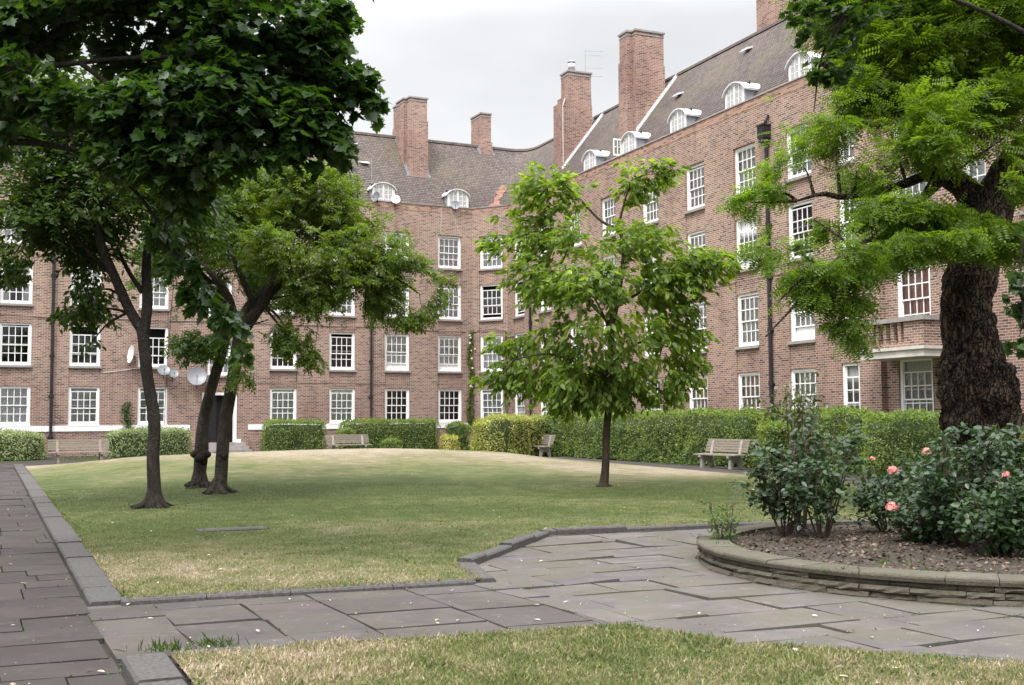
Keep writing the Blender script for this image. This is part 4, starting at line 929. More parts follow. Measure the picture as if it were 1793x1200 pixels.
# ------------------------------------------------------------------ trees
def zg(x, y):
    return float(zl(np.array([x]), np.array([y]))[0]) if y > 10 else 0.
def px_path(pts, Y, dY=0): return [px(a, b, Y+(dY*i/(len(pts)-1) if len(pts) > 1 else 0)+(c[0] if c else 0)) for i, (a, b, *c) in enumerate(pts)]
def tree(name, base, label, trunks, crown, bark, mat, n, per, tw, L, tmpl, seed, ntips=160, r0=.05, group=None, extra=None, **kw):
    e_ = empty(name, base, label, 'tree', group); m_ = MB()
    for pth, rad, amp in trunks:
        P = smooth_path(pth, 6); R_ = np.interp(np.linspace(0, len(rad)-1, len(P)), range(len(rad)), rad); A = R_*amp if np.isscalar(amp) else R_*np.interp(np.linspace(0, len(amp)-1, len(P)), range(len(amp)), amp)
        m_.tube(P, R_, 14 if R_[0] > .1 else 8, A, seed)
    o, tips = foliage('crown', e_, crown, n, per, tw, L, tmpl, mat, seed, **kw)
    rr_ = random.Random(seed); g_ = np.array(trunks[0][0][1]); r1 = trunks[0][1][1]
    for k in range(6):
        a = k*1.05+rr_.uniform(-.3, .3); d_ = np.array([math.cos(a), math.sin(a), 0]); L_ = r1*rr_.uniform(1.3, 2.1)
        m_.tube(smooth_path([g_+d_*r1*.15+[0, 0, r1*.9], g_+d_*r1*.75+[0, 0, r1*.12], g_+d_*L_-[0, 0, r1*.25]], 5), np.linspace(r1*.42, r1*.14, 11), 9, r1*.12, k, True, 6.)
    tr = [(p, r) for p, r, a in trunks[1:]] or [(trunks[0][0], trunks[0][1])]
    limbs(m_, tr, crown, tips[::max(1, len(tips)//ntips)], seed, r0)
    m_.build('trunk', bark, e_, True)
    if extra: extra(e_)
    return e_
# left dark tree, forked low (trunk foot at 270, 893)
Y = 20.3; g0 = px(269, 893, Y); g0[2] = zg(g0[0], g0[1])
tk = [g0-[0, 0, .12], g0+[.0, 0, .05], px(270, 860, Y), px(268, 800, Y), px(270, 735, Y), px(258, 660, Y), px(252, 600, Y), px(250, 575, Y)]
lim = [([px(250, 580, Y), px(228, 545, Y), px(203, 490, Y-.2), px(178, 430, Y-.4), px(160, 360, Y-.6), px(145, 290, Y-.8), px(120, 230, Y-.9)], [.10, .09, .085, .078, .065, .05, .035], .05),
       ([px(252, 585, Y), px(258, 530, Y), px(256, 470, Y+.2), px(262, 420, Y+.3), px(272, 380, Y+.4), px(282, 335, Y+.5), px(300, 290, Y+.6)], [.10, .095, .088, .08, .065, .05, .035], .05),
       ([px(178, 430, Y-.4), px(172, 330, Y+.3), px(178, 260, Y+.5)], [.06, .045, .03], .05), ([px(272, 380, Y+.4), px(255, 330, Y+1), px(258, 265, Y+1.2)], [.05, .04, .025], .05),
       ([px(282, 375, Y), px(330, 330, Y-.6), px(355, 290, Y-1)], [.045, .035, .02], .05), ([px(248, 510, Y), px(222, 470, Y+.8), px(205, 430, Y+1.4)], [.05, .04, .02], .05), ([px(203, 490, Y), px(120, 400, Y-.4), px(60, 300, Y)], [.04, .03, .02], .05)]
cr = [lobe(60, 330, 80, 60, Y-.3, 1.1), lobe(40, 420, 60, 30, Y, .7), lobe(150, 280, 100, 60, Y, 1.2), lobe(120, 380, 90, 40, Y+.5, 1.0), lobe(30, 240, 60, 50, Y+.6, 1.), lobe(250, 300, 90, 55, Y+.5, 1.2), lobe(180, 440, 50, 45, Y+.8, .7), lobe(170, 510, 40, 38, Y+.4, .5), lobe(120, 450, 55, 28, Y+.3, .6),
      lobe(310, 380, 70, 50, Y-.4, .9), lobe(220, 220, 110, 60, Y, 1.2), lobe(-60, 330, 100, 100, Y, 1.4), lobe(100, 200, 110, 60, Y, 1.2), lobe(200, 340, 120, 45, Y-.6, 1.0), lobe(60, 380, 90, 35, Y-.5, .9), lobe(330, 310, 60, 40, Y+.3, .9), lobe(10, 470, 45, 22, Y, .5), lobe(140, 545, 35, 22, Y+.3, .4), lobe(160, 600, 14, 10, Y+.3, .2)]
tree('forked_tree', (g0[0], g0[1], g0[2]), 'dark leafy tree with a trunk forking low down, nearest to the left-hand path', [(tk, [.27, .22, .120, .108, .106, .104, .104, .115], [.32, .30, .12, .08, .08, .08, .08, .08])]+lim, cr, M['bark'], M['darkleaf'], 4600, 9, .50, .115, T_LEAF, 31, 190, .03, gap=.42, gf=.9)
# pair of leaning trees, crowns spreading to the right
Y = 25.2; g0 = px(349, 858, Y); g0[2] = zg(g0[0], g0[1])
tk = [g0-[0, 0, .12], g0+[0, 0, .08], px(350, 825, Y), px(353, 790, Y), px(356, 740, Y), px(370, 680, Y), px(386, 625, Y), px(395, 580, Y), px(388, 520, Y+.3), px(372, 490, Y+.4)]
lim = [([px(392, 590, Y), px(400, 540, Y+.3), px(360, 500, Y+.6), px(300, 470, Y+.8)], [.12, .10, .07, .04], .05), ([px(372, 500, Y+.4), px(330, 455, Y+.8), px(300, 420, Y+1.1)], [.07, .05, .03], .05)]
def knobs(pts):
    def f(e_):
        m_ = MB(); r_ = random.Random(5)
        for x, y, Yk, r in pts:
            c = px(x, y, Yk)
            for k in range(5):
                q = c+np.array([r_.uniform(-1, 1), r_.uniform(-1, .3), r_.uniform(-.8, .8)])*r*.7; m_.tube([q-[0, 0, r*.5], q-[0, 0, r*.2], q+[0, 0, r*.2], q+[0, 0, r*.5]], [r*.3, r*.6, r*.6, r*.25], 9, r*.25, k, True, 6.)
        m_.build('burr', M['bark'], e_, True)
    return f
cr = [lobe(330, 440, 60, 40, Y+.6, .9), lobe(300, 500, 50, 30, Y+.3, .7), lobe(370, 380, 70, 45, Y+.8, 1.), lobe(410, 330, 70, 45, Y+1.3, 1.1), lobe(350, 600, 45, 20, Y-.4, .4), lobe(420, 470, 60, 50, Y+1.2, .9)]
tree('leaning_tree', tuple(g0), 'slim grey-barked tree leaning right, with burrs at its foot, left one of the close pair', [(tk, [.26, .20, .135, .15, .125, .118, .115, .12, .09, .06], .08)]+lim, cr, M['bark_grey'], M['cherry'], 1300, 9, .55, .14, T_COMP, 32, 80, .04, gap=.47, gf=.9, extra=knobs([(352, 802, Y-.1, .17), (338, 853, Y-.2, .16), (362, 853, Y-.2, .15), (372, 856, Y-.2, .14)]))
Y = 23.4; g0 = px(383, 871, Y); g0[2] = zg(g0[0], g0[1])
tk = [g0-[0, 0, .12], g0+[0, 0, .06], px(386, 845, Y), px(389, 800, Y), px(393, 750, Y), px(403, 690, Y), px(412, 640, Y), px(418, 600, Y), px(428, 570, Y)]
lim = [([px(425, 578, Y), px(450, 545, Y), px(480, 505, Y), px(520, 480, Y+.1), px(560, 468, Y+.2), px(600, 470, Y+.2), px(650, 480, Y+.2)], [.14, .115, .10, .09, .07, .05, .03], .05),
       ([px(424, 580, Y), px(432, 540, Y+.3), px(470, 500, Y+.5), px(484, 455, Y+.5), px(492, 400, Y+.5), px(510, 370, Y+.5), px(545, 345, Y+.4)], [.11, .09, .08, .075, .065, .05, .03], .05),
       ([px(486, 450, Y+.5), px(480, 410, Y+.2), px(500, 385, Y), px(520, 350, Y-.3)], [.05, .045, .035, .02], .05), ([px(490, 450, Y+.5), px(540, 440, Y+.8), px(600, 420, Y+1), px(660, 410, Y+1.2)], [.06, .05, .035, .02], .05),
       ([px(416, 585, Y), px(400, 520, Y-.3), px(370, 480, Y-.6), px(345, 455, Y-.8), px(330, 420, Y-1)], [.10, .08, .06, .05, .03], .05), ([px(450, 545, Y), px(420, 480, Y-.4), px(400, 430, Y-.6), px(380, 390, Y-.6)], [.07, .05, .04, .03], .05), ([px(556, 445, Y+.8), px(555, 410, Y+.8), px(570, 390, Y+.8)], [.035, .03, .02], .05)]
cr = [lobe(480, 335, 75, 42, Y+.6, 1.1), lobe(560, 340, 50, 35, Y+.6, .9), lobe(600, 385, 55, 45, Y+.7, 1.0), lobe(545, 300, 50, 16, Y+.9, .6), lobe(640, 425, 62, 35, Y+.5, .9), lobe(655, 396, 60, 12, Y+.4, .35), lobe(700, 470, 45, 32, Y+.3, .7), lobe(735, 515, 36, 38, Y+.2, .5), lobe(640, 500, 60, 45, Y+.3, .9), lobe(590, 470, 60, 38, Y+.1, .9), lobe(535, 400, 60, 45, Y+1.1, 1.),
      lobe(430, 400, 70, 50, Y+.4, 1.), lobe(550, 510, 45, 30, Y-.2, .5), lobe(500, 430, 60, 40, Y-.7, .6), lobe(640, 550, 22, 34, Y, .3), lobe(505, 590, 40, 22, Y-.5, .35), lobe(470, 560, 30, 20, Y-.5, .35), lobe(540, 625, 20, 14, Y-.5, .2), lobe(430, 650, 22, 26, Y-.3, .25), lobe(380, 340, 70, 45, Y+.5, 1.), lobe(665, 540, 20, 14, Y+.2, .25), lobe(710, 560, 25, 14, Y+.1, .2), lobe(330, 380, 60, 40, Y+.5, .9)]
tree('spreading_tree', tuple(g0), 'grey-barked tree whose bright crown spreads far to the right, right one of the close pair', [(tk, [.33, .22, .135, .128, .128, .128, .13, .14, .15], .08)]+lim, cr, M['bark_grey'], M['lime'], 2500, 8, .45, .15, T_COMP, 33, 300, .03, gap=.48, gf=1.4, extra=knobs([(392, 800, Y-.1, .08)]))
# young tree in the middle of the lawn
Y = 25.4; g0 = px(1057, 858, Y); g0[2] = zg(g0[0], g0[1])
tk = [g0-[0, 0, .1], g0+[0, 0, .03], px(1060, 820, Y), px(1062, 760, Y), px(1066, 700, Y), px(1068, 640, Y), px(1072, 560, Y), px(1080, 510, Y)]
lim = [([px(1074, 560, Y), px(1085, 500, Y), px(1092, 450, Y), px(1088, 412, Y), px(1080, 402, Y)], [.07, .06, .052, .045, .04], .03), ([px(1080, 402, Y), px(1050, 385, Y), px(1018, 352, Y), px(990, 325, Y)], [.038, .03, .022, .012], .03), ([px(1080, 402, Y), px(1088, 375, Y), px(1096, 345, Y), px(1108, 310, Y)], [.035, .028, .02, .012], .03),
       ([px(1068, 660, Y), px(1020, 640, Y-.3), px(960, 620, Y-.5), px(900, 630, Y-.6)], [.04, .032, .022, .012], .03), ([px(1069, 640, Y), px(1120, 600, Y+.3), px(1180, 610, Y+.4)], [.04, .03, .015], .03), ([px(1072, 570, Y), px(1000, 500, Y+.3), px(930, 450, Y+.4)], [.04, .028, .015], .03),
       ([px(1076, 540, Y), px(1140, 500, Y+.2), px(1200, 470, Y+.3), px(1250, 450, Y+.2)], [.04, .03, .02, .012], .03), ([px(1070, 600, Y), px(1060, 560, Y-.8), px(1040, 520, Y-1.2)], [.035, .025, .015], .03)]
cr = [lobe(1150, 305, 50, 20, Y, .4), lobe(1110, 320, 38, 38, Y, .4), lobe(1135, 350, 25, 28, Y, .3), lobe(960, 335, 45, 38, Y, .6), lobe(1000, 340, 28, 30, Y, .4), lobe(930, 400, 60, 38, Y, .8), lobe(1010, 420, 70, 40, Y, 1.0), lobe(1100, 430, 70, 35, Y, 1.0), lobe(880, 432, 35, 22, Y, .4), lobe(1200, 460, 55, 38, Y, .7), lobe(1262, 462, 26, 34, Y, .3), lobe(1150, 500, 70, 35, Y, 1.0), lobe(960, 490, 62, 40, Y, 1.0),
      lobe(1040, 500, 70, 40, Y-.8, .8), lobe(1060, 570, 90, 45, Y-.3, 1.2), lobe(950, 575, 60, 38, Y, .9), lobe(1170, 575, 50, 45, Y, .7), lobe(900, 590, 38, 24, Y, .4), lobe(990, 650, 80, 40, Y, 1.0), lobe(895, 650, 48, 24, Y-.2, .5), lobe(1090, 650, 70, 40, Y, 1.0), lobe(1190, 640, 40, 28, Y, .5), lobe(975, 700, 55, 26, Y, .6), lobe(1060, 690, 45, 26, Y, .6), lobe(1150, 680, 50, 20, Y, .4), lobe(865, 672, 22, 14, Y-.2, .3)]
tree('young_tree', tuple(g0), 'young slim-trunked tree with fresh drooping leaves in the middle of the lawn', [(tk, [.15, .11, .088, .08, .078, .076, .07, .06], .05)]+lim, cr, M['bark_brown'], M['walnut'], 2250, 7, .38, .175, T_LEAF, 34, 320, .020, gap=.48, gf=1.6, droop=.5, hang=.2, flat=.6)
# dark maple reaching in from the upper left, its trunk beside the left path
Y = 11.5; g0 = np.array([-8.0, 11.0, 0.])
lim = [([g0+[.1, 0, 3.0], px(-200, 260, Y), px(0, 140, Y), px(140, 110, Y), px(300, 100, Y), px(450, 110, Y), px(560, 140, Y)], [.16, .10, .035, .026, .022, .015, .008], .05), ([px(-200, 260, Y), px(60, 250, Y), px(200, 300, Y+.2), px(300, 420, Y+.2), px(370, 520, Y+.2), px(425, 620, Y+.2)], [.06, .035, .022, .016, .011, .006], .05),
       ([g0+[0, 0, 3.4], px(-260, 40, Y+.5), px(-20, -120, Y+.8), px(300, -160, Y+1)], [.18, .12, .08, .03], .05), ([px(0, 140, Y), px(150, 30, Y+.5), px(350, 0, Y+.8)], [.04, .025, .012], .05), ([px(140, 110, Y), px(300, 220, Y-.2), px(480, 250, Y-.2)], [.028, .018, .008], .05)]
cr = [lobe(80, 60, 150, 90, Y+.5, .9), lobe(260, 60, 150, 90, Y+.4, .9), lobe(420, 60, 120, 80, Y+.3, .8), lobe(530, 80, 60, 65, Y+.2, .5), lobe(605, 145, 45, 28, Y, .3), lobe(632, 180, 28, 14, Y, .2), lobe(520, 200, 70, 50, Y, .5), lobe(400, 180, 110, 65, Y, .7), lobe(260, 190, 120, 60, Y, .7), lobe(120, 170, 120, 55, Y, .7), lobe(580, 245, 30, 30, Y-.1, .25),
      lobe(350, 260, 80, 45, Y-.2, .5), lobe(470, 255, 50, 26, Y-.2, .35), lobe(0, 60, 80, 90, Y+.5, .8), lobe(230, 270, 90, 35, Y-.1, .5), lobe(-120, 150, 150, 140, Y+.3, 1.2), lobe(250, -90, 330, 80, Y+.8, 1.2), lobe(570, 20, 35, 35, Y+.3, .3), lobe(285, 400, 36, 24, Y+.2, .14), lobe(320, 455, 30, 26, Y+.2, .12), lobe(358, 505, 32, 24, Y+.2, .12), lobe(395, 555, 26, 24, Y+.2, .10), lobe(422, 605, 14, 24, Y+.2, .08), lobe(330, 340, 40, 30, Y, .25), lobe(585, 10, 20, 10, Y, .15), lobe(545, 290, 12, 12, Y-.1, .15), lobe(0, 235, 50, 20, Y, .3)]
tree('maple_tree', tuple(g0), 'big dark-leaved maple overhanging from the upper left with one drooping branch', [([g0-[0, 0, .1], g0+[0, 0, .4], g0+[.05, 0, 1.6], g0+[.1, 0, 3.2], g0+[0, .1, 5.0]], [.42, .30, .26, .25, .16], .06)]+lim, cr, M['bark'], M['maple'], 5600, 8, .40, .100, T_MAPLE, 35, 110, .011, gap=.40, gf=1.1, flat=1.1, droop=.6, lvar=.45)
# old rough-barked tree on the right, with burls
Y = 20.6; g0 = np.array([px(1722, 900, Y)[0], Y, 0.])
oc = [(920, 1722, 66), (900, 1722, 64), (860, 1724, 58), (820, 1725, 52), (790, 1727, 47), (765, 1724, 52), (745, 1722, 58), (720, 1718, 60), (700, 1716, 64), (680, 1714, 66), (660, 1712, 66), (640, 1708, 60), (622, 1704, 54), (600, 1699, 48), (575, 1694, 44), (550, 1691, 43), (525, 1692, 43), (500, 1695, 45), (480, 1702, 42), (460, 1708, 40), (440, 1713, 38), (415, 1717, 40), (390, 1722, 44), (370, 1724, 46)]
k_ = Y/F
def old_tree():
    e_ = empty('old_tree', tuple(g0), 'massive old tree with a twisted, burled dark trunk rising behind the rose bed', 'tree'); m_ = MB()
    ys = np.linspace(920, 370, 170); xs = np.interp(-ys, [-o[0] for o in oc], [o[1] for o in oc]); rs = np.interp(-ys, [-o[0] for o in oc], [o[2] for o in oc])*k_
    P = np.array([px(a, b, Y) for a, b in zip(xs, ys)]); amp = np.interp(-ys, [-920, -780, -740, -640, -600, -370], [.10, .13, .24, .22, .11, .08])
    m_.tube(P, rs*.93, 150, amp, 8, True, 4.6)
    lims = [([px(1722, 400, Y), px(1745, 345, Y), px(1775, 300, Y-.2), px(1815, 250, Y-.3), px(1830, 180, Y-.3), px(1800, 120, Y-.3), px(1775, 40, Y-.4), px(1760, -60, Y-.4)], [.44, .37, .36, .33, .24, .20, .17, .14], .09),
            ([px(1722, 400, Y), px(1700, 345, Y+.1), px(1660, 308, Y+.2), px(1620, 285, Y+.3), px(1596, 250, Y+.5), px(1590, 190, Y+.6), px(1570, 100, Y+.6), px(1540, 10, Y+.6)], [.38, .26, .20, .17, .16, .13, .10, .07], .08),
            ([px(1640, 300, Y+.2), px(1560, 330, Y-.3), px(1480, 345, Y-.6), px(1440, 340, Y-.8), px(1395, 352, Y-.9)], [.10, .07, .055, .04, .02], .06), ([px(1660, 308, Y), px(1600, 360, Y-1), px(1520, 420, Y-1.6), px(1440, 470, Y-2)], [.08, .06, .04, .02], .06),
            ([px(1815, 250, Y), px(1880, 200, Y+.3), px(1980, 120, Y+.5)], [.24, .18, .1], .06), ([px(1590, 190, Y), px(1500, 120, Y), px(1440, 60, Y)], [.08, .05, .03], .05), ([px(1740, 420, Y), px(1700, 440, Y-1.2), px(1600, 440, Y-1.8)], [.07, .05, .03], .05)]
    for pth, rad, a in lims:
        Pp = smooth_path(pth, 8); R_ = np.interp(np.linspace(0, len(rad)-1, len(Pp)), range(len(rad)), rad); m_.tube(Pp, R_, 20, R_*a*2.5, 3, True, 4.)
    # burls and snags
    r_ = random.Random(8)
    for x, y, r in ((1672, 690, .30), (1762, 690, .24), (1752, 722, .26), (1672, 655, .26), (1734, 560, .12), (1732, 642, .24), (1700, 720, .32), (1725, 750, .28), (1690, 735, .26), (1700, 660, .34), (1738, 680, .32)):
        c = px(x, y, Y-.24 if 1680 < x < 1745 else Y-.05); m_.tube([c+[0, 0, r*math.sin(q)*1.15] for q in np.linspace(-1.4, 1.4, 12)], [r*math.cos(q) for q in np.linspace(-1.4, 1.4, 12)], 26, r*.42, int(x), True, 8.)
    cr = [lobe(1480, 180, 75, 60, Y, 1.), lobe(1580, 100, 110, 80, Y, 1.3), lobe(1700, 60, 110, 90, Y-.2, 1.4), lobe(1450, 240, 70, 40, Y-.4, .9), lobe(1410, 295, 62, 24, Y-.8, .6), lobe(1355, 335, 48, 16, Y-.9, .4), lobe(1425, 385, 66, 20, Y-1.2, .7), lobe(1560, 230, 90, 50, Y-.2, 1.1), lobe(1700, 200, 100, 50, Y-1.4, .7), lobe(1650, 250, 70, 40, Y-1.5, .6), lobe(1760, 240, 60, 30, Y-1.7, .4), lobe(1500, 300, 60, 35, Y-.8, .8),
          lobe(1375, 435, 55, 18, Y-1.6, .6), lobe(1450, 475, 80, 20, Y-1.8, .7), lobe(1362, 530, 42, 12, Y-2, .35), lobe(1410, 505, 62, 16, Y-2, .5), lobe(1540, 435, 85, 20, Y-1.8, .7), lobe(1640, 418, 78, 16, Y-1.8, .5), lobe(1740, 410, 60, 25, Y-1.5, .4), lobe(1570, 370, 70, 32, Y-1.2, .7), lobe(1650, 380, 60, 26, Y-1.3, .5), lobe(1480, 560, 32, 14, Y-2, .25), lobe(1510, 588, 28, 8, Y-2, .2), lobe(1590, 30, 150, 50, Y, 1.2), lobe(1700, 140, 100, 50, Y-.8, 1.0),
          lobe(1760, 320, 40, 18, Y-1.8, .3), lobe(1850, 60, 120, 120, Y, 1.6), lobe(1880, 300, 80, 60, Y, 1.2), lobe(1650, -80, 250, 70, Y, 1.8), lobe(1315, 355, 22, 14, Y-1, .2), lobe(1340, 590, 25, 12, Y-2, .2), lobe(1480, 522, 45, 10, Y-2, .3), lobe(1770, 440, 30, 14, Y-1.2, .2)]
    o, tips = foliage('crown', e_, cr, 10500, 4, .48, .27, T_PINN, M['robinia'], 36, gap=.40, gf=.9, flat=.8, droop=.35, spread=.5)
    limbs(m_, lims, cr, tips[::45], 36, .035); m_.build('trunk', M['bark_burl'], e_, True)
    shoots = MB(); c2 = [lobe(1640, 600, 12, 8, Y-.6, .1)]
old_tree()
Y = 15.8; g0 = np.array([10.2, 15.6, .18])
lim = [([g0+[0, 0, 3], px(2000, 200, Y), px(1800, 60, Y), px(1600, -20, Y), px(1480, 20, Y)], [.12, .07, .035, .025, .012], .05), ([px(2000, 200, Y), px(1880, 330, Y), px(1800, 400, Y), px(1785, 500, Y)], [.06, .04, .02, .01], .05)]
cr = [lobe(1480, 20, 75, 42, Y, .4), lobe(1430, 70, 32, 45, Y, .2), lobe(1440, 125, 24, 26, Y, .18), lobe(1425, 195, 18, 10, Y, .12), lobe(1500, 100, 40, 40, Y, .3), lobe(1790, 490, 20, 60, Y, .3), lobe(1785, 590, 18, 25, Y, .2), lobe(1900, 400, 90, 120, Y, .8), lobe(1980, 150, 120, 100, Y, .8), lobe(1400, 30, 18, 25, Y, .15), lobe(1560, -50, 100, 40, Y, .5)]
tree('maple_tree', tuple(g0), 'darker maple whose lobed leaves overhang the top right and hang down the right edge', [([g0-[0, 0, .3], g0+[0, 0, .4], g0+[0, 0, 1.8], g0+[0, 0, 3.2]], [.25, .17, .15, .14], .06)]+lim, cr, M['bark'], M['maple'], 620, 7, .34, .12, T_MAPLE, 37, 60, .025, gap=.36, gf=.9, flat=.8, droop=.5)

# ------------------------------------------------------------------ hedges and shrubs
def hedge(name, label, path, depth, z0_, z1_, mat, seed, lsize=.075, dens=230, rnd=.25, group=None, top=None, amp=.14, cat='hedge'):
    """clipped hedge: an uneven solid core under a skin of leaves; path = centre line (x, y)"""
    r_ = np.random.default_rng(seed); P = [np.array(p, float) for p in path]; seg = [np.linalg.norm(b-a) for a, b in zip(P[:-1], P[1:])]; L = sum(seg); c = np.mean(P, axis=0)
    e_ = empty(name, (c[0], c[1], z0_), label, cat, group); cum = np.concatenate([[0], np.cumsum(seg)])
    tv = [(b-a)/np.linalg.norm(b-a) for a, b in zip(P[:-1], P[1:])]
    def at(s): i = np.clip(np.searchsorted(cum, s, side='right')-1, 0, len(seg)-1); A_ = np.array(P)[i]; T_ = np.array(tv)[i]; return A_+T_*(s-cum[i])[:, None], T_
    def surf(s, a, sc=1.0):
        """s along (-rnd..L+rnd), a 0..1 round the section from front foot over the top to the back foot"""
        h = z1_-z0_; q, T_ = at(np.clip(s, 0, L)); Nn = np.stack([-T_[:, 1], T_[:, 0]], 1)
        ang = np.pi*a; cx_ = -np.cos(ang); cz = np.sin(ang); k = np.maximum(np.abs(cx_), cz)**.88; cx_ = cx_/k; cz = cz/k
        ends = np.clip(np.minimum(s, L-s)/rnd, 0, 1)**.5
        w = depth/2*cx_*(.35+.65*ends); z = h*np.clip(cz, 0, 1)*(.80+.20*ends)
        pos = np.stack([q[:, 0]+Nn[:, 0]*w, q[:, 1]+Nn[:, 1]*w, z0_+z], 1); nrm = np.stack([Nn[:, 0]*cx_, Nn[:, 1]*cx_, cz], 1); nrm += np.concatenate([T_*np.where(s > L/2, 1, -1)[:, None]*(1-ends)[:, None], np.zeros((len(s), 1))], 1)
        nrm /= np.linalg.norm(nrm, axis=1)[:, None]; pos = pos+nrm*((fbm(pos, 1.7, 3, seed)-.5)*2*amp-(1-sc)*.17)[:, None]; pos[:, 2] = np.maximum(pos[:, 2], z0_+.01); return pos, nrm
    m_ = MB(); ns, na = max(8, int(L/.25)), 16; S_, A_ = np.meshgrid(np.linspace(0, L, ns+1), np.linspace(0, 1, na+1), indexing='ij'); V, _ = surf(S_.ravel(), A_.ravel(), 0.)
    m_.v = [tuple(v) for v in V]
    for i in range(ns):
        for j in range(na): a = i*(na+1)+j; m_.f.append((a, a+1, a+na+2, a+na+1))
    for i in (0, ns): m_.f.append(tuple(i*(na+1)+j for j in range(na+1)))
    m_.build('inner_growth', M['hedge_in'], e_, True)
    n = int((L+.6)*(depth+2*(z1_-z0_))*dens); s = r_.random(n)*L; s[:n//8] = r_.choice([0, L], n//8)+r_.normal(size=n//8)*.05; s = np.clip(s, 0, L); a = r_.random(n)
    pos, nrm = surf(s, a); k = n//8; q_ = np.array(at(s[:k])[0]); u_ = np.sqrt(r_.random(k)); pos[:k, :2] = q_+(pos[:k, :2]-q_)*u_[:, None]*1.6; pos[:k, 2] = z0_+(pos[:k, 2]-z0_)*u_; keep = (fbm(pos, 2.6, 2, seed+3) > .24); pos, nrm, m2 = pos[keep], nrm[keep], int(keep.sum())
    pos += nrm*(r_.random((m2, 1))**2*.10-.05)+r_.normal(size=pos.shape)*.015
    tp = nrm[:, 2] > .5; pos[tp, 2] += r_.random(tp.sum())**4*.10
    D = r_.normal(size=pos.shape)*.8+nrm*.35+np.array([0, 0, -.15]); Nn = nrm*.9+np.array([0, 0, .5])+r_.normal(size=pos.shape)*.5
    leaf_cloud('leaves', pos, D, Nn, lsize*(.6+.8*r_.random(m2)), T_DIA if lsize < .1 else T_LEAF, mat, e_); return e_
def gp(x, y):        # the flat ground seen at (x, y)
    q = ground_at(x, y); return q
hg = 'clipped hedges round the foot of the building'
def lw(x, d): s_ = None; u = (x-CX)/F; Yd = (56.62-d)/(nL[1]+nL[0]*u); return np.array([u*Yd, Yd])       # point d in front of the left wing, seen at x
def rw_(x, d): u = (x-CX)/F; Yd = (24.20-d)/(nR[1]+nR[0]*u); return np.array([u*Yd, Yd])
hedge('shrub', 'rounded grey-green variegated shrub at the far left beside the long bench', [lw(-60, 4.0), lw(78, 4.0)], 2.0, 0, 1.12, M['varieg'], 51, .085, 620, .9, None, amp=.16, cat='shrub')
hedge('shrub', 'wide rounded variegated shrub between the bench and the doorway', [lw(190, 3.4), lw(330, 3.2)], 1.8, 0, 1.16, M['varieg'], 52, .085, 620, .9, None, amp=.16, cat='shrub')
hedge('hedge', 'short boxy clipped hedge just right of the doorway', [lw(462, 3.0), lw(566, 3.0)], 1.5, 0, 1.50, M['hedge'], 53, .075, 620, .2, hg)
hedge('hedge', 'long clipped hedge behind the bench on the crest of the lawn', [lw(600, 3.0), lw(762, 3.0)], 1.5, 0, 1.50, M['hedge'], 54, .075, 620, .2, hg)
hedge('shrub', 'low green mound of a shrub behind the back of the crest bench', [lw(590, 4.2), lw(620, 4.2)], .8, 0, 1.1, M['hedge'], 55, .080, 620, .5, None, cat='shrub')
hedge('shrub', 'low rounded shrub in front of the long hedge, right of the crest bench', [lw(668, 4.5), lw(700, 4.5)], 1.0, 0, .62, M['hedge'], 56, .080, 620, .5, None, cat='shrub')
hedge('hedge', 'smaller dark rounded hedge in the building corner behind the golden shrub', [lw(782, 3.0), lw(818, 3.2)], 1.4, 0, 1.36, M['hedge'], 57, .080, 620, .5, hg)
hedge('hedge', 'pale yellow-variegated clipped hedge in the building corner', [rw_(836, 7.3)+[0, 1.], rw_(862, 6.2), rw_(950, 3.0)], 1.6, 0, 1.60, M['varieg_y'], 58, .080, 650, .4, hg, amp=.24)
hedge('hedge', 'longest bright green clipped hedge, behind the young tree', [rw_(960, 2.6), rw_(1205, 2.2)], 1.6, 0, 1.68, M['hedge'], 59, .080, 620, .3, hg, amp=.24)
hedge('hedge', 'bright clipped hedge right behind the pale bench on the side path', [rw_(1214, 2.1), rw_(1340, 2.1)], 1.6, 0, 1.72, M['hedge'], 60, .080, 620, .3, hg, amp=.24)
hedge('hedge', 'darker clipped hedge partly behind the tall thin rose bush', [rw_(1352, 2.1), rw_(1540, 2.0)], 1.6, 0, 1.70, M['hedge'], 61, .078, 700, .4, hg, amp=.24)
hedge('hedge', 'clipped hedge in front of the balcony bay beside the old trunk', [rw_(1530, 3.2), rw_(1760, 2.8)], 1.7, 0, 1.62, M['hedge'], 62, .078, 700, .4, hg, amp=.24)
hedge('shrub', 'light green rounded shrub just right of the side-path bench', [rw_(1338, 4.0), rw_(1368, 3.9)], 1.2, 0, 1.4, M['hedge'], 63, .078, 700, .7, None, cat='shrub')
hedge('hedge', 'clipped hedge at the right-hand edge beyond the old trunk', [rw_(1790, 2.6), rw_(1990, 1.8)], 1.5, 0, 1.3, M['hedge'], 64, .07, 240, .3, hg)
hedge('golden_shrub', 'bright golden-yellow shrub in the corner between two hedges', [lw(775, 4.9), lw(800, 4.9)], 1.1, 0, .80, M['yellow'], 65, .085, 620, .6, None, cat='shrub')
hedge('golden_shrub', 'small golden tuft at the foot of the pale variegated hedge, farther left', [lw(825, 5.8), lw(838, 5.8)], .8, 0, .55, M['yellow'], 66, .085, 240, .4, None, cat='shrub')
hedge('golden_shrub', 'low yellow shrub below the white-flowering rose', [lw(856, 7.2), lw(872, 7.2)], .9, 0, .55, M['yellow'], 67, .085, 240, .4, None, cat='shrub')
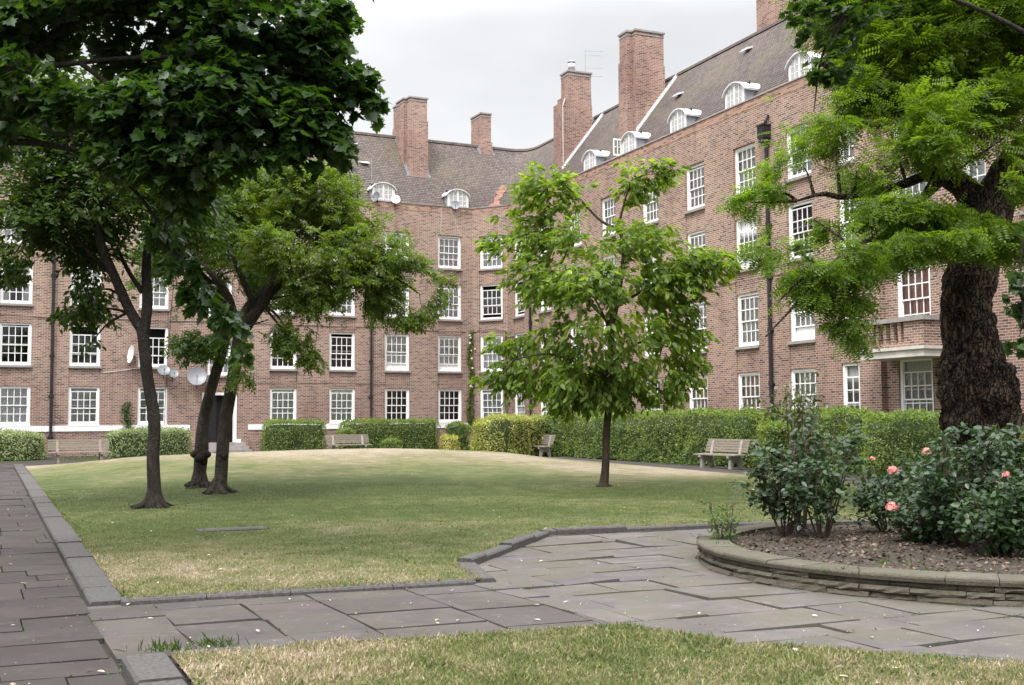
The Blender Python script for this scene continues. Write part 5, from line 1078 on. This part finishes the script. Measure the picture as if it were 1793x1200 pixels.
# climbers
def climber(name, label, P0, w, h0, h1, mat, seed, n, flowers=0, taper=.5):
    Pf = P0; r_ = np.random.default_rng(seed); e_ = empty(name, tuple(Pf(0, -.02, h0)), label, 'climbing plant'); m_ = MB()
    for k in range(3): m_.tube(smooth_path([Pf(r_.normal()*w*.2, -.03, h0+(h1-h0)*q/6) for q in range(7)], 3), .012, 5, cap=False)
    m_.build('stem', M['cane'], e_); z = h0+(h1-h0)*r_.random(n)**1.15; wd = w*(1-taper*(z-h0)/(h1-h0)); X = r_.normal(size=n)*wd*.45+np.sin(z*2.2)*w*.3
    C = np.array([Pf(a, -.05-abs(r_.normal())*.10, b) for a, b in zip(X, z)]); D = r_.normal(size=C.shape)+[0, 0, -.6]; o_ = Pf(0, -1, 0)-Pf(0, 0, 0); Nn = o_+r_.normal(size=C.shape)*.5
    leaf_cloud('leaves', C, D, Nn, .09*(.6+.8*r_.random(n)), T_ROSE, mat, e_)
    for k in range(flowers):
        m_ = MB(); c = Pf(r_.normal()*w*.4, -.2, h0+(h1-h0)*(.35+.65*r_.random())); m_.tube([c-[0, 0, .05], c, c+[0, 0, .05]], [.03, .06, .03], 7, .02, k, True, 9.); m_.build('flower', M['petalw'], e_)
climber('climbing_rose', 'thin climbing plant with a few white blooms at the corner of the wings', lambda a, b, c: WL(26.05+a, b, c), .28, 1.0, 6.3, M['lime'], 71, 900, 9, .6)
climber('climbing_plant', 'low leafy climber on the wall left of the doorway', lambda a, b, c: WL(8.45+a, b, c), .36, .8, 2.5, M['cherry'], 72, 320, 0)
hb = lw(882, 6.4); Pw = sprays([(hb[0], hb[1], .75, .5, .35, .6)], 60, 73, .1)[0]
e_ = empty('white_rose', (hb[0], hb[1], 0), 'loose white-flowering rose in front of the pale variegated hedge', 'rose bush'); foliage('leaves', e_, [(hb[0], hb[1], .7, .6, .4, .6)], 110, 6, .25, .09, T_ROSE, M['hedge'], 74, gap=.2)
for k in range(11):
    q = Pw[k]; m_ = MB(); m_.tube([q-[0, .3, .05], q-[0, .3, 0], q-[0, .3, -.05]], [.03, .065, .03], 7, .02, k, True, 9.); m_.build('flower', M['petalw'], e_)

# ------------------------------------------------------------------ benches
def bench(c, yaw, L, label, mat=None, legs='c'):
    mat = mat or M['wood']; e_ = empty('park_bench', (c[0], c[1], 0), label, 'bench', 'benches facing the lawn'); e_.rotation_euler = (0, 0, yaw)
    def part(name, m_, mt): return link(name, m_.mesh(name, mt), e_)
    m_ = MB()
    for k in range(5): m_.box(-L/2, L/2, -.26+k*.095, -.18+k*.095, .40+.004*k, .435+.004*k)
    part('seat', m_, mat); m_ = MB()
    for k in range(5): z = .50+k*.082; y = .235+k*.030; m_.box(-L/2, L/2, y, y+.03, z, z+.068)
    part('backrest', m_, mat)
    for sx_ in (-1, 1):
        m_ = MB(); x = sx_*(L/2-.32)
        m_.v = [(x+a, y, z) for a in (-.05, .05) for y, z in ((-.20, 0), (-.13, 0), (-.04, .22), (.10, .22), (.20, 0), (.30, 0), (.25, .40), (.36, .86), (.30, .86), (.20, .46), (.20, .395), (-.27, .395), (-.27, .33), (-.20, .30))]
        k = 14; m_.f = [tuple(range(k))[::-1], tuple(range(k, 2*k))]+[(i, (i+1) % k, k+(i+1) % k, k+i) for i in range(k)]
        part('leg', m_, M['concrete'] if legs == 'c' else mat)
    return e_
yl = math.atan2(tL[1], tL[0]); yr = math.atan2(tR[1], tR[0])
bench(gp(139, 812), yl, 2.15, 'faded grey bench at the far left between two variegated shrubs', legs='w')
bench(lw(612, 5.6), yl, 2.05, 'bench half sunk behind the crest of the lawn, in front of the long hedge')
bench(gp(941, 799.5), yr, 1.95, 'bench in front of the pale variegated hedge near the building corner')
bench(gp(1262, 820.5)+np.array([0, .1]), yr+.1, 2.0, 'bench with pale concrete legs on the right-hand path, right of the young tree')

# ------------------------------------------------------------------ roses
def rose(x, y, h, w, label, n, mat, seed, canes=7, blooms=(), bare=.25, L=.065, per=7, hmin=.5):
    base = gp(x, y)*(EYE-.2)/EYE; z_ = float(soilz(*base)) if np.hypot(*(base-BC)) < BR-.3 else .2
    e_ = empty('rose_bush', (base[0], base[1], z_), label, 'rose bush', 'rose bushes in the raised bed'); r_ = np.random.default_rng(seed); m_ = MB(); tips = []; nodes = []
    for k in range(canes):
        a = 2*math.pi*k/canes+r_.normal()*.3; out_ = w*(.35+.65*r_.random()); hh = h*(hmin+(1-hmin)*r_.random()); b0 = np.array([base[0]+.05*math.cos(a), base[1]+.05*math.sin(a), z_-.03])
        p = [b0, b0+[out_*.35*math.cos(a), out_*.35*math.sin(a), hh*.3], b0+[out_*.7*math.cos(a+.2), out_*.7*math.sin(a+.2), hh*.65], b0+[out_*math.cos(a+.3), out_*math.sin(a+.3), hh]]
        P = smooth_path(p, 5); m_.tube(P, np.linspace(.013, .004, len(P)), 6, cap=False); nodes.append(P[int(len(P)*bare):])
        for j in range(3):
            i = int(len(P)*(.35+.2*j)); d = r_.normal(size=3)*[1, 1, .2]+[0, 0, .8]; d /= np.linalg.norm(d); q = P[i]+d*h*.28; s_ = smooth_path([P[i], (P[i]+q)/2+r_.normal(size=3)*.03, q], 4); m_.tube(s_, np.linspace(.006, .003, len(s_)), 5, cap=False); nodes.append(s_)
    N_ = np.concatenate(nodes); i = r_.integers(0, len(N_), n); C = N_[i]+r_.normal(size=(n, 3))*[.055, .055, .05]
    X = C[:, None, :]+r_.normal(size=(n, per, 3))*[.045, .045, .025]; D = r_.normal(size=X.shape)*[1, 1, .4]+[0, 0, -.25]; Nn = r_.normal(size=X.shape)*.35+[0, -.25, .75]
    leaf_cloud('leaves', X.reshape(-1, 3), D.reshape(-1, 3), Nn.reshape(-1, 3), L*(.65+.7*r_.random(n*per)), T_ROSE, mat, e_)
    for (bx, by, Yb, r, mt) in blooms:
        c = px(bx, by, Yb); pts = []; Dd = []; Nb = []; Lb = []
        for j in range(64):
            d = r_.normal(size=3); d /= np.linalg.norm(d); d[2] = abs(d[2])*1.1-.35; q = .35+.65*(j/64); ax = np.cross(d, r_.normal(size=3)); ax /= np.linalg.norm(ax); pts.append(c+d*r*q*.85-ax*r*.3); Dd.append(ax); Nb.append(d+r_.normal(size=3)*.25); Lb.append(r*(.55+.35*q))
        b_ = leaf_cloud('bloom', np.array(pts), np.array(Dd), np.array(Nb), np.array(Lb), ([(0, 0, 0), (.35, .38, .05), (.85, .42, .10), (1.0, 0, .02), (.85, -.42, .10), (.35, -.38, .05)], [(0, 1, 2, 3), (0, 3, 4, 5)]), M[mt], e_, -.15)
        a = N_[int(np.argmin(np.linalg.norm(N_-c, axis=1)))]; m_.tube(smooth_path([a, (a+c)/2+[0, 0, -.02], c-[0, 0, r*.3]], 4), .0035, 5, cap=False)
    m_.build('stem', M['cane'], e_); return e_
rose(1268, 945, .45, .16, 'small light feathery bush at the left end of the raised bed', 70, M['cherry'], 81, 5, bare=.1, L=.035)
rose(1375, 935, 1.40, .40, 'tall thin reddish-tipped rose bush, second from the left end of the bed', 210, M['rose'], 82, 8, bare=.52, L=.070)
rose(1402, 928, 1.90, .30, 'tallest spindly rose with young bronze shoots, sprawling above its neighbour', 210, M['rose_red'], 83, 9, bare=.45, L=.066, per=5, hmin=.8)
rose(1440, 942, 1.42, .36, 'open rose bush with bare lower canes, left of the one carrying two bright blooms', 150, M['rose'], 84, 8, bare=.54, L=.072)
rose(1558, 932, 1.02, .46, 'rose bush carrying the two brightest pink blooms', 240, M['rose'], 85, 8, bare=.4, L=.058, blooms=[(1564, 824, 12.2, .055, 'petal'), (1561, 888, 11.8, .062, 'petal'), (1528, 803, 13.0, .03, 'petal')])
rose(1690, 958, 1.28, .62, 'dense dark rose bush before the old trunk, with one faded bloom on its left', 430, M['rose'], 86, 13, bare=.28, L=.074, blooms=[(1622, 791, 12.2, .045, 'petal')])
rose(1765, 975, .95, .42, 'lower glossy rose bush at the right edge with a pale pink bloom', 270, M['rose'], 87, 9, bare=.22, L=.072, blooms=[(1762, 832, 10.6, .036, 'petal')])
rose(1840, 950, 1.25, .60, 'dark rose bush cut by the right-hand edge of the view', 520, M['rose'], 88, 9, bare=.2, L=.065)
rose(1618, 950, .60, .38, 'low blue-green rose leaning out between two larger bushes', 230, M['rose'], 89, 7, bare=.15, L=.055)
# ------------------------------------------------------------------ ground cover, litter, grass
r_ = np.random.default_rng(5)
n = 9000; a = r_.random(n)*2*np.pi; rr = np.sqrt(r_.random(n))*(BR-.32); C = np.stack([BC[0]+rr*np.cos(a), BC[1]+rr*np.sin(a), np.zeros(n)], 1)
C = C[C[:, 1] < BC[1]+2.2]; C[:, 2] = .165+.06*np.clip(1-np.hypot(C[:, 0]-BC[0], C[:, 1]-BC[1])/BR, 0, 1)+.05*(fbm(C*[1, 1, 0], 2.5, 3, 2)-.5)+.008+.02*r_.random(len(C)); n = len(C)
leaf_cloud('bark_mulch', C, r_.normal(size=(n, 3))*[1, 1, .25], r_.normal(size=(n, 3))*.5+[0, 0, 1], .022+.05*r_.random(n)**2, T_DIA, M['mulch'], kind='stuff')
def inpoly(x, y, poly):
    c = np.zeros(x.shape, bool); j = len(poly)-1
    for i in range(len(poly)):
        xi, yi = poly[i]; xj, yj = poly[j]; c ^= ((yi > y) != (yj > y)) & (x < (xj-xi)*(y-yi)/(yj-yi+1e-12)+xi); j = i
    return c
def blades(name, x, y, z, h, mat, seed, wide=.0028):
    r_ = np.random.default_rng(seed); n = len(x); C = np.stack([x, y, z], 1); D = r_.normal(size=(n, 3))*[.55, .55, .1]+[0, 0, .75]; Nn = r_.normal(size=(n, 3))*[1, 1, .2]
    k = wide/.03; return leaf_cloud(name, C, D, Nn, h, ([(0, k, 0), (0, -k, 0), (.6, -k*.8, .02), (1, 0, .0), (.6, k*.8, .02)], [(0, 1, 2, 3, 4)]), mat, kind='stuff', attr=('dry', dryness(x, y)), curl=.3)
n = 120000; x = r_.random(n)*7-3.2; y = 4.6+r_.random(n)*4.2; k = inpoly(x, y, NEAR) & (np.abs(x) < y*.47+.3); x, y = x[k], y[k]
hb_ = .020+.028*r_.random(len(x))+.03*(fbm(np.stack([x, y, x*0], 1), 2.2, 2, 4) > .62)*r_.random(len(x))
blades('grass', x, y, np.full(len(x), .028), hb_, M['blade'], 1)
n = 170000; y = 9.8+(r_.random(n)**1.6)*16; x = (r_.random(n)-.5)*y*.95; k = inpoly(x, y, LAWN); x, y = x[k], y[k]; ed = edge_d(x, y, LAWN)
blades('grass', x, y, zl(x, y)-.003, .016+.022*r_.random(len(x))+.018*(ed < .06), M['blade'], 2, .0036)
# taller weeds at the corner of the near lawn
q0 = ground_at(375, 1138); n = 75; x = q0[0]+r_.normal(size=n)*.09; y = q0[1]+r_.normal(size=n)*.04; blades('grass_tuft', x, y, np.full(n, .02), .03+.09*r_.random(n), M['cherry'], 3, .0011)
q0 = ground_at(290, 1145); n = 60; x = q0[0]+r_.normal(size=n)*.08; y = q0[1]+r_.normal(size=n)*.03; blades('grass_tuft', x, y, np.full(n, .02), .04+.07*r_.random(n), M['cherry'], 4, .0016)
for nm, (cx_, cy_) in (('a', (1560, 985)), ('b', (1480, 1000)), ('c', (1270, 955)), ('d', (1640, 1000))):
    q0 = ground_at(cx_, cy_); q0 = q0*(EYE-.2)/EYE; n = 26; x = q0[0]+r_.normal(size=n)*.12; y = q0[1]+r_.normal(size=n)*.07; blades('bed_weeds', x, y, np.full(n, .19), .02+.05*r_.random(n), M['cherry'], 6, .004)
# dry leaves and petals lying about
C = []
for _ in range(1700):
    yy = 6.5+r_.random()**1.5*22; xx = (r_.random()-.5)*yy*.95
    lawn_ = inpoly(np.array([xx]), np.array([yy]), LAWN)[0] or inpoly(np.array([xx]), np.array([yy]), NEAR)[0]
    if np.hypot(xx-BC[0], yy-BC[1]) < BR+.05: continue
    C.append((xx, yy, zg(xx, yy)+.012 if lawn_ and yy > 9.5 else (.045 if lawn_ else .012)))
for (x0_, y0_, k, sp) in ((890, 1030, 0, 0), (300, 1028, 14, .25), (480, 1025, 10, .3), (150, 1005, 0, 0), (410, 1150, 6, .2), (800, 1150, 5, .3), (1700, 1000, 5, .08)):
    q0 = ground_at(x0_, y0_)
    for _ in range(k): C.append((q0[0]+r_.normal()*sp, q0[1]+r_.normal()*sp*.5, .05 if x0_ < 1600 else .2))
C = np.array(C); n = len(C); sz = np.where(r_.random(n) < .90, .007+.010*r_.random(n), .025+.045*r_.random(n))
leaf_cloud('fallen_leaves', C, r_.normal(size=(n, 3))*[1, 1, .15], r_.normal(size=(n, 3))*.3+[0, 0, 1], sz, T_LEAF, M['litter'], kind='stuff')
# weeds and low growth in the soil strips by the hedges
n = 5000; s_ = r_.random(n)*36; C1 = np.array([WR(-56+a, -1.4-b, .02)for a, b in zip(s_, r_.random(n)*2.2)]); C2 = np.array([WL(-4+a, -3.0-b, .02) for a, b in zip(r_.random(n)*30, r_.random(n)*3.2)]); C = np.concatenate([C1, C2]); C = C[(fbm(C, .9, 2, 6) > .5) & (C[:, 2] > 0)]; n = len(C); C[:, 2] += r_.random(n)*.08
leaf_cloud('ground_cover', C, r_.normal(size=(n, 3)), r_.normal(size=(n, 3))*.4+[0, 0, 1], .06+.08*r_.random(n), T_DIA, M['cherry'], kind='stuff')

# moss and seedlings in the joints, clover and broad-leaved weeds in the turf
rj = random.Random(12); C = []
for a, b in JOINTS:
    if a[1] > 20 or a[1] < 6 or rj.random() > .42: continue
    L = np.linalg.norm(b-a); t0 = rj.random(); k = int(rj.uniform(2, 12))
    for _ in range(k): q = a+(b-a)*min(1, max(0, t0+rj.gauss(0, .10/max(L, .1)))); C.append((q[0]+rj.gauss(0, .004), q[1]+rj.gauss(0, .004), rj.uniform(-.012, .004)))
C = np.array(C); n = len(C); r_ = np.random.default_rng(14)
leaf_cloud('joint_moss', C, r_.normal(size=(n, 3))*[1, 1, .5]+[0, 0, .3], r_.normal(size=(n, 3))*.6+[0, 0, 1], .012+.020*r_.random(n), T_DIA, M['cherry'], kind='stuff')
n = 16000; y = 6.5+r_.random(n)**1.5*20; x = (r_.random(n)-.5)*y*.95; P3 = np.stack([x, y, x*0], 1); k = (inpoly(x, y, LAWN) | inpoly(x, y, NEAR)) & (fbm(P3, 1.3, 3, 17) > .52); x, y = x[k], y[k]; n = len(x)
z = np.where(y > 9.5, zl(x, y), .03)+.010+.018*r_.random(n)
leaf_cloud('turf_weeds', np.stack([x, y, z], 1), r_.normal(size=(n, 3))*[1, 1, .3], r_.normal(size=(n, 3))*.45+[0, 0, 1], .014+.026*r_.random(n)**2, T_ROSE, M['cherry'], kind='stuff')
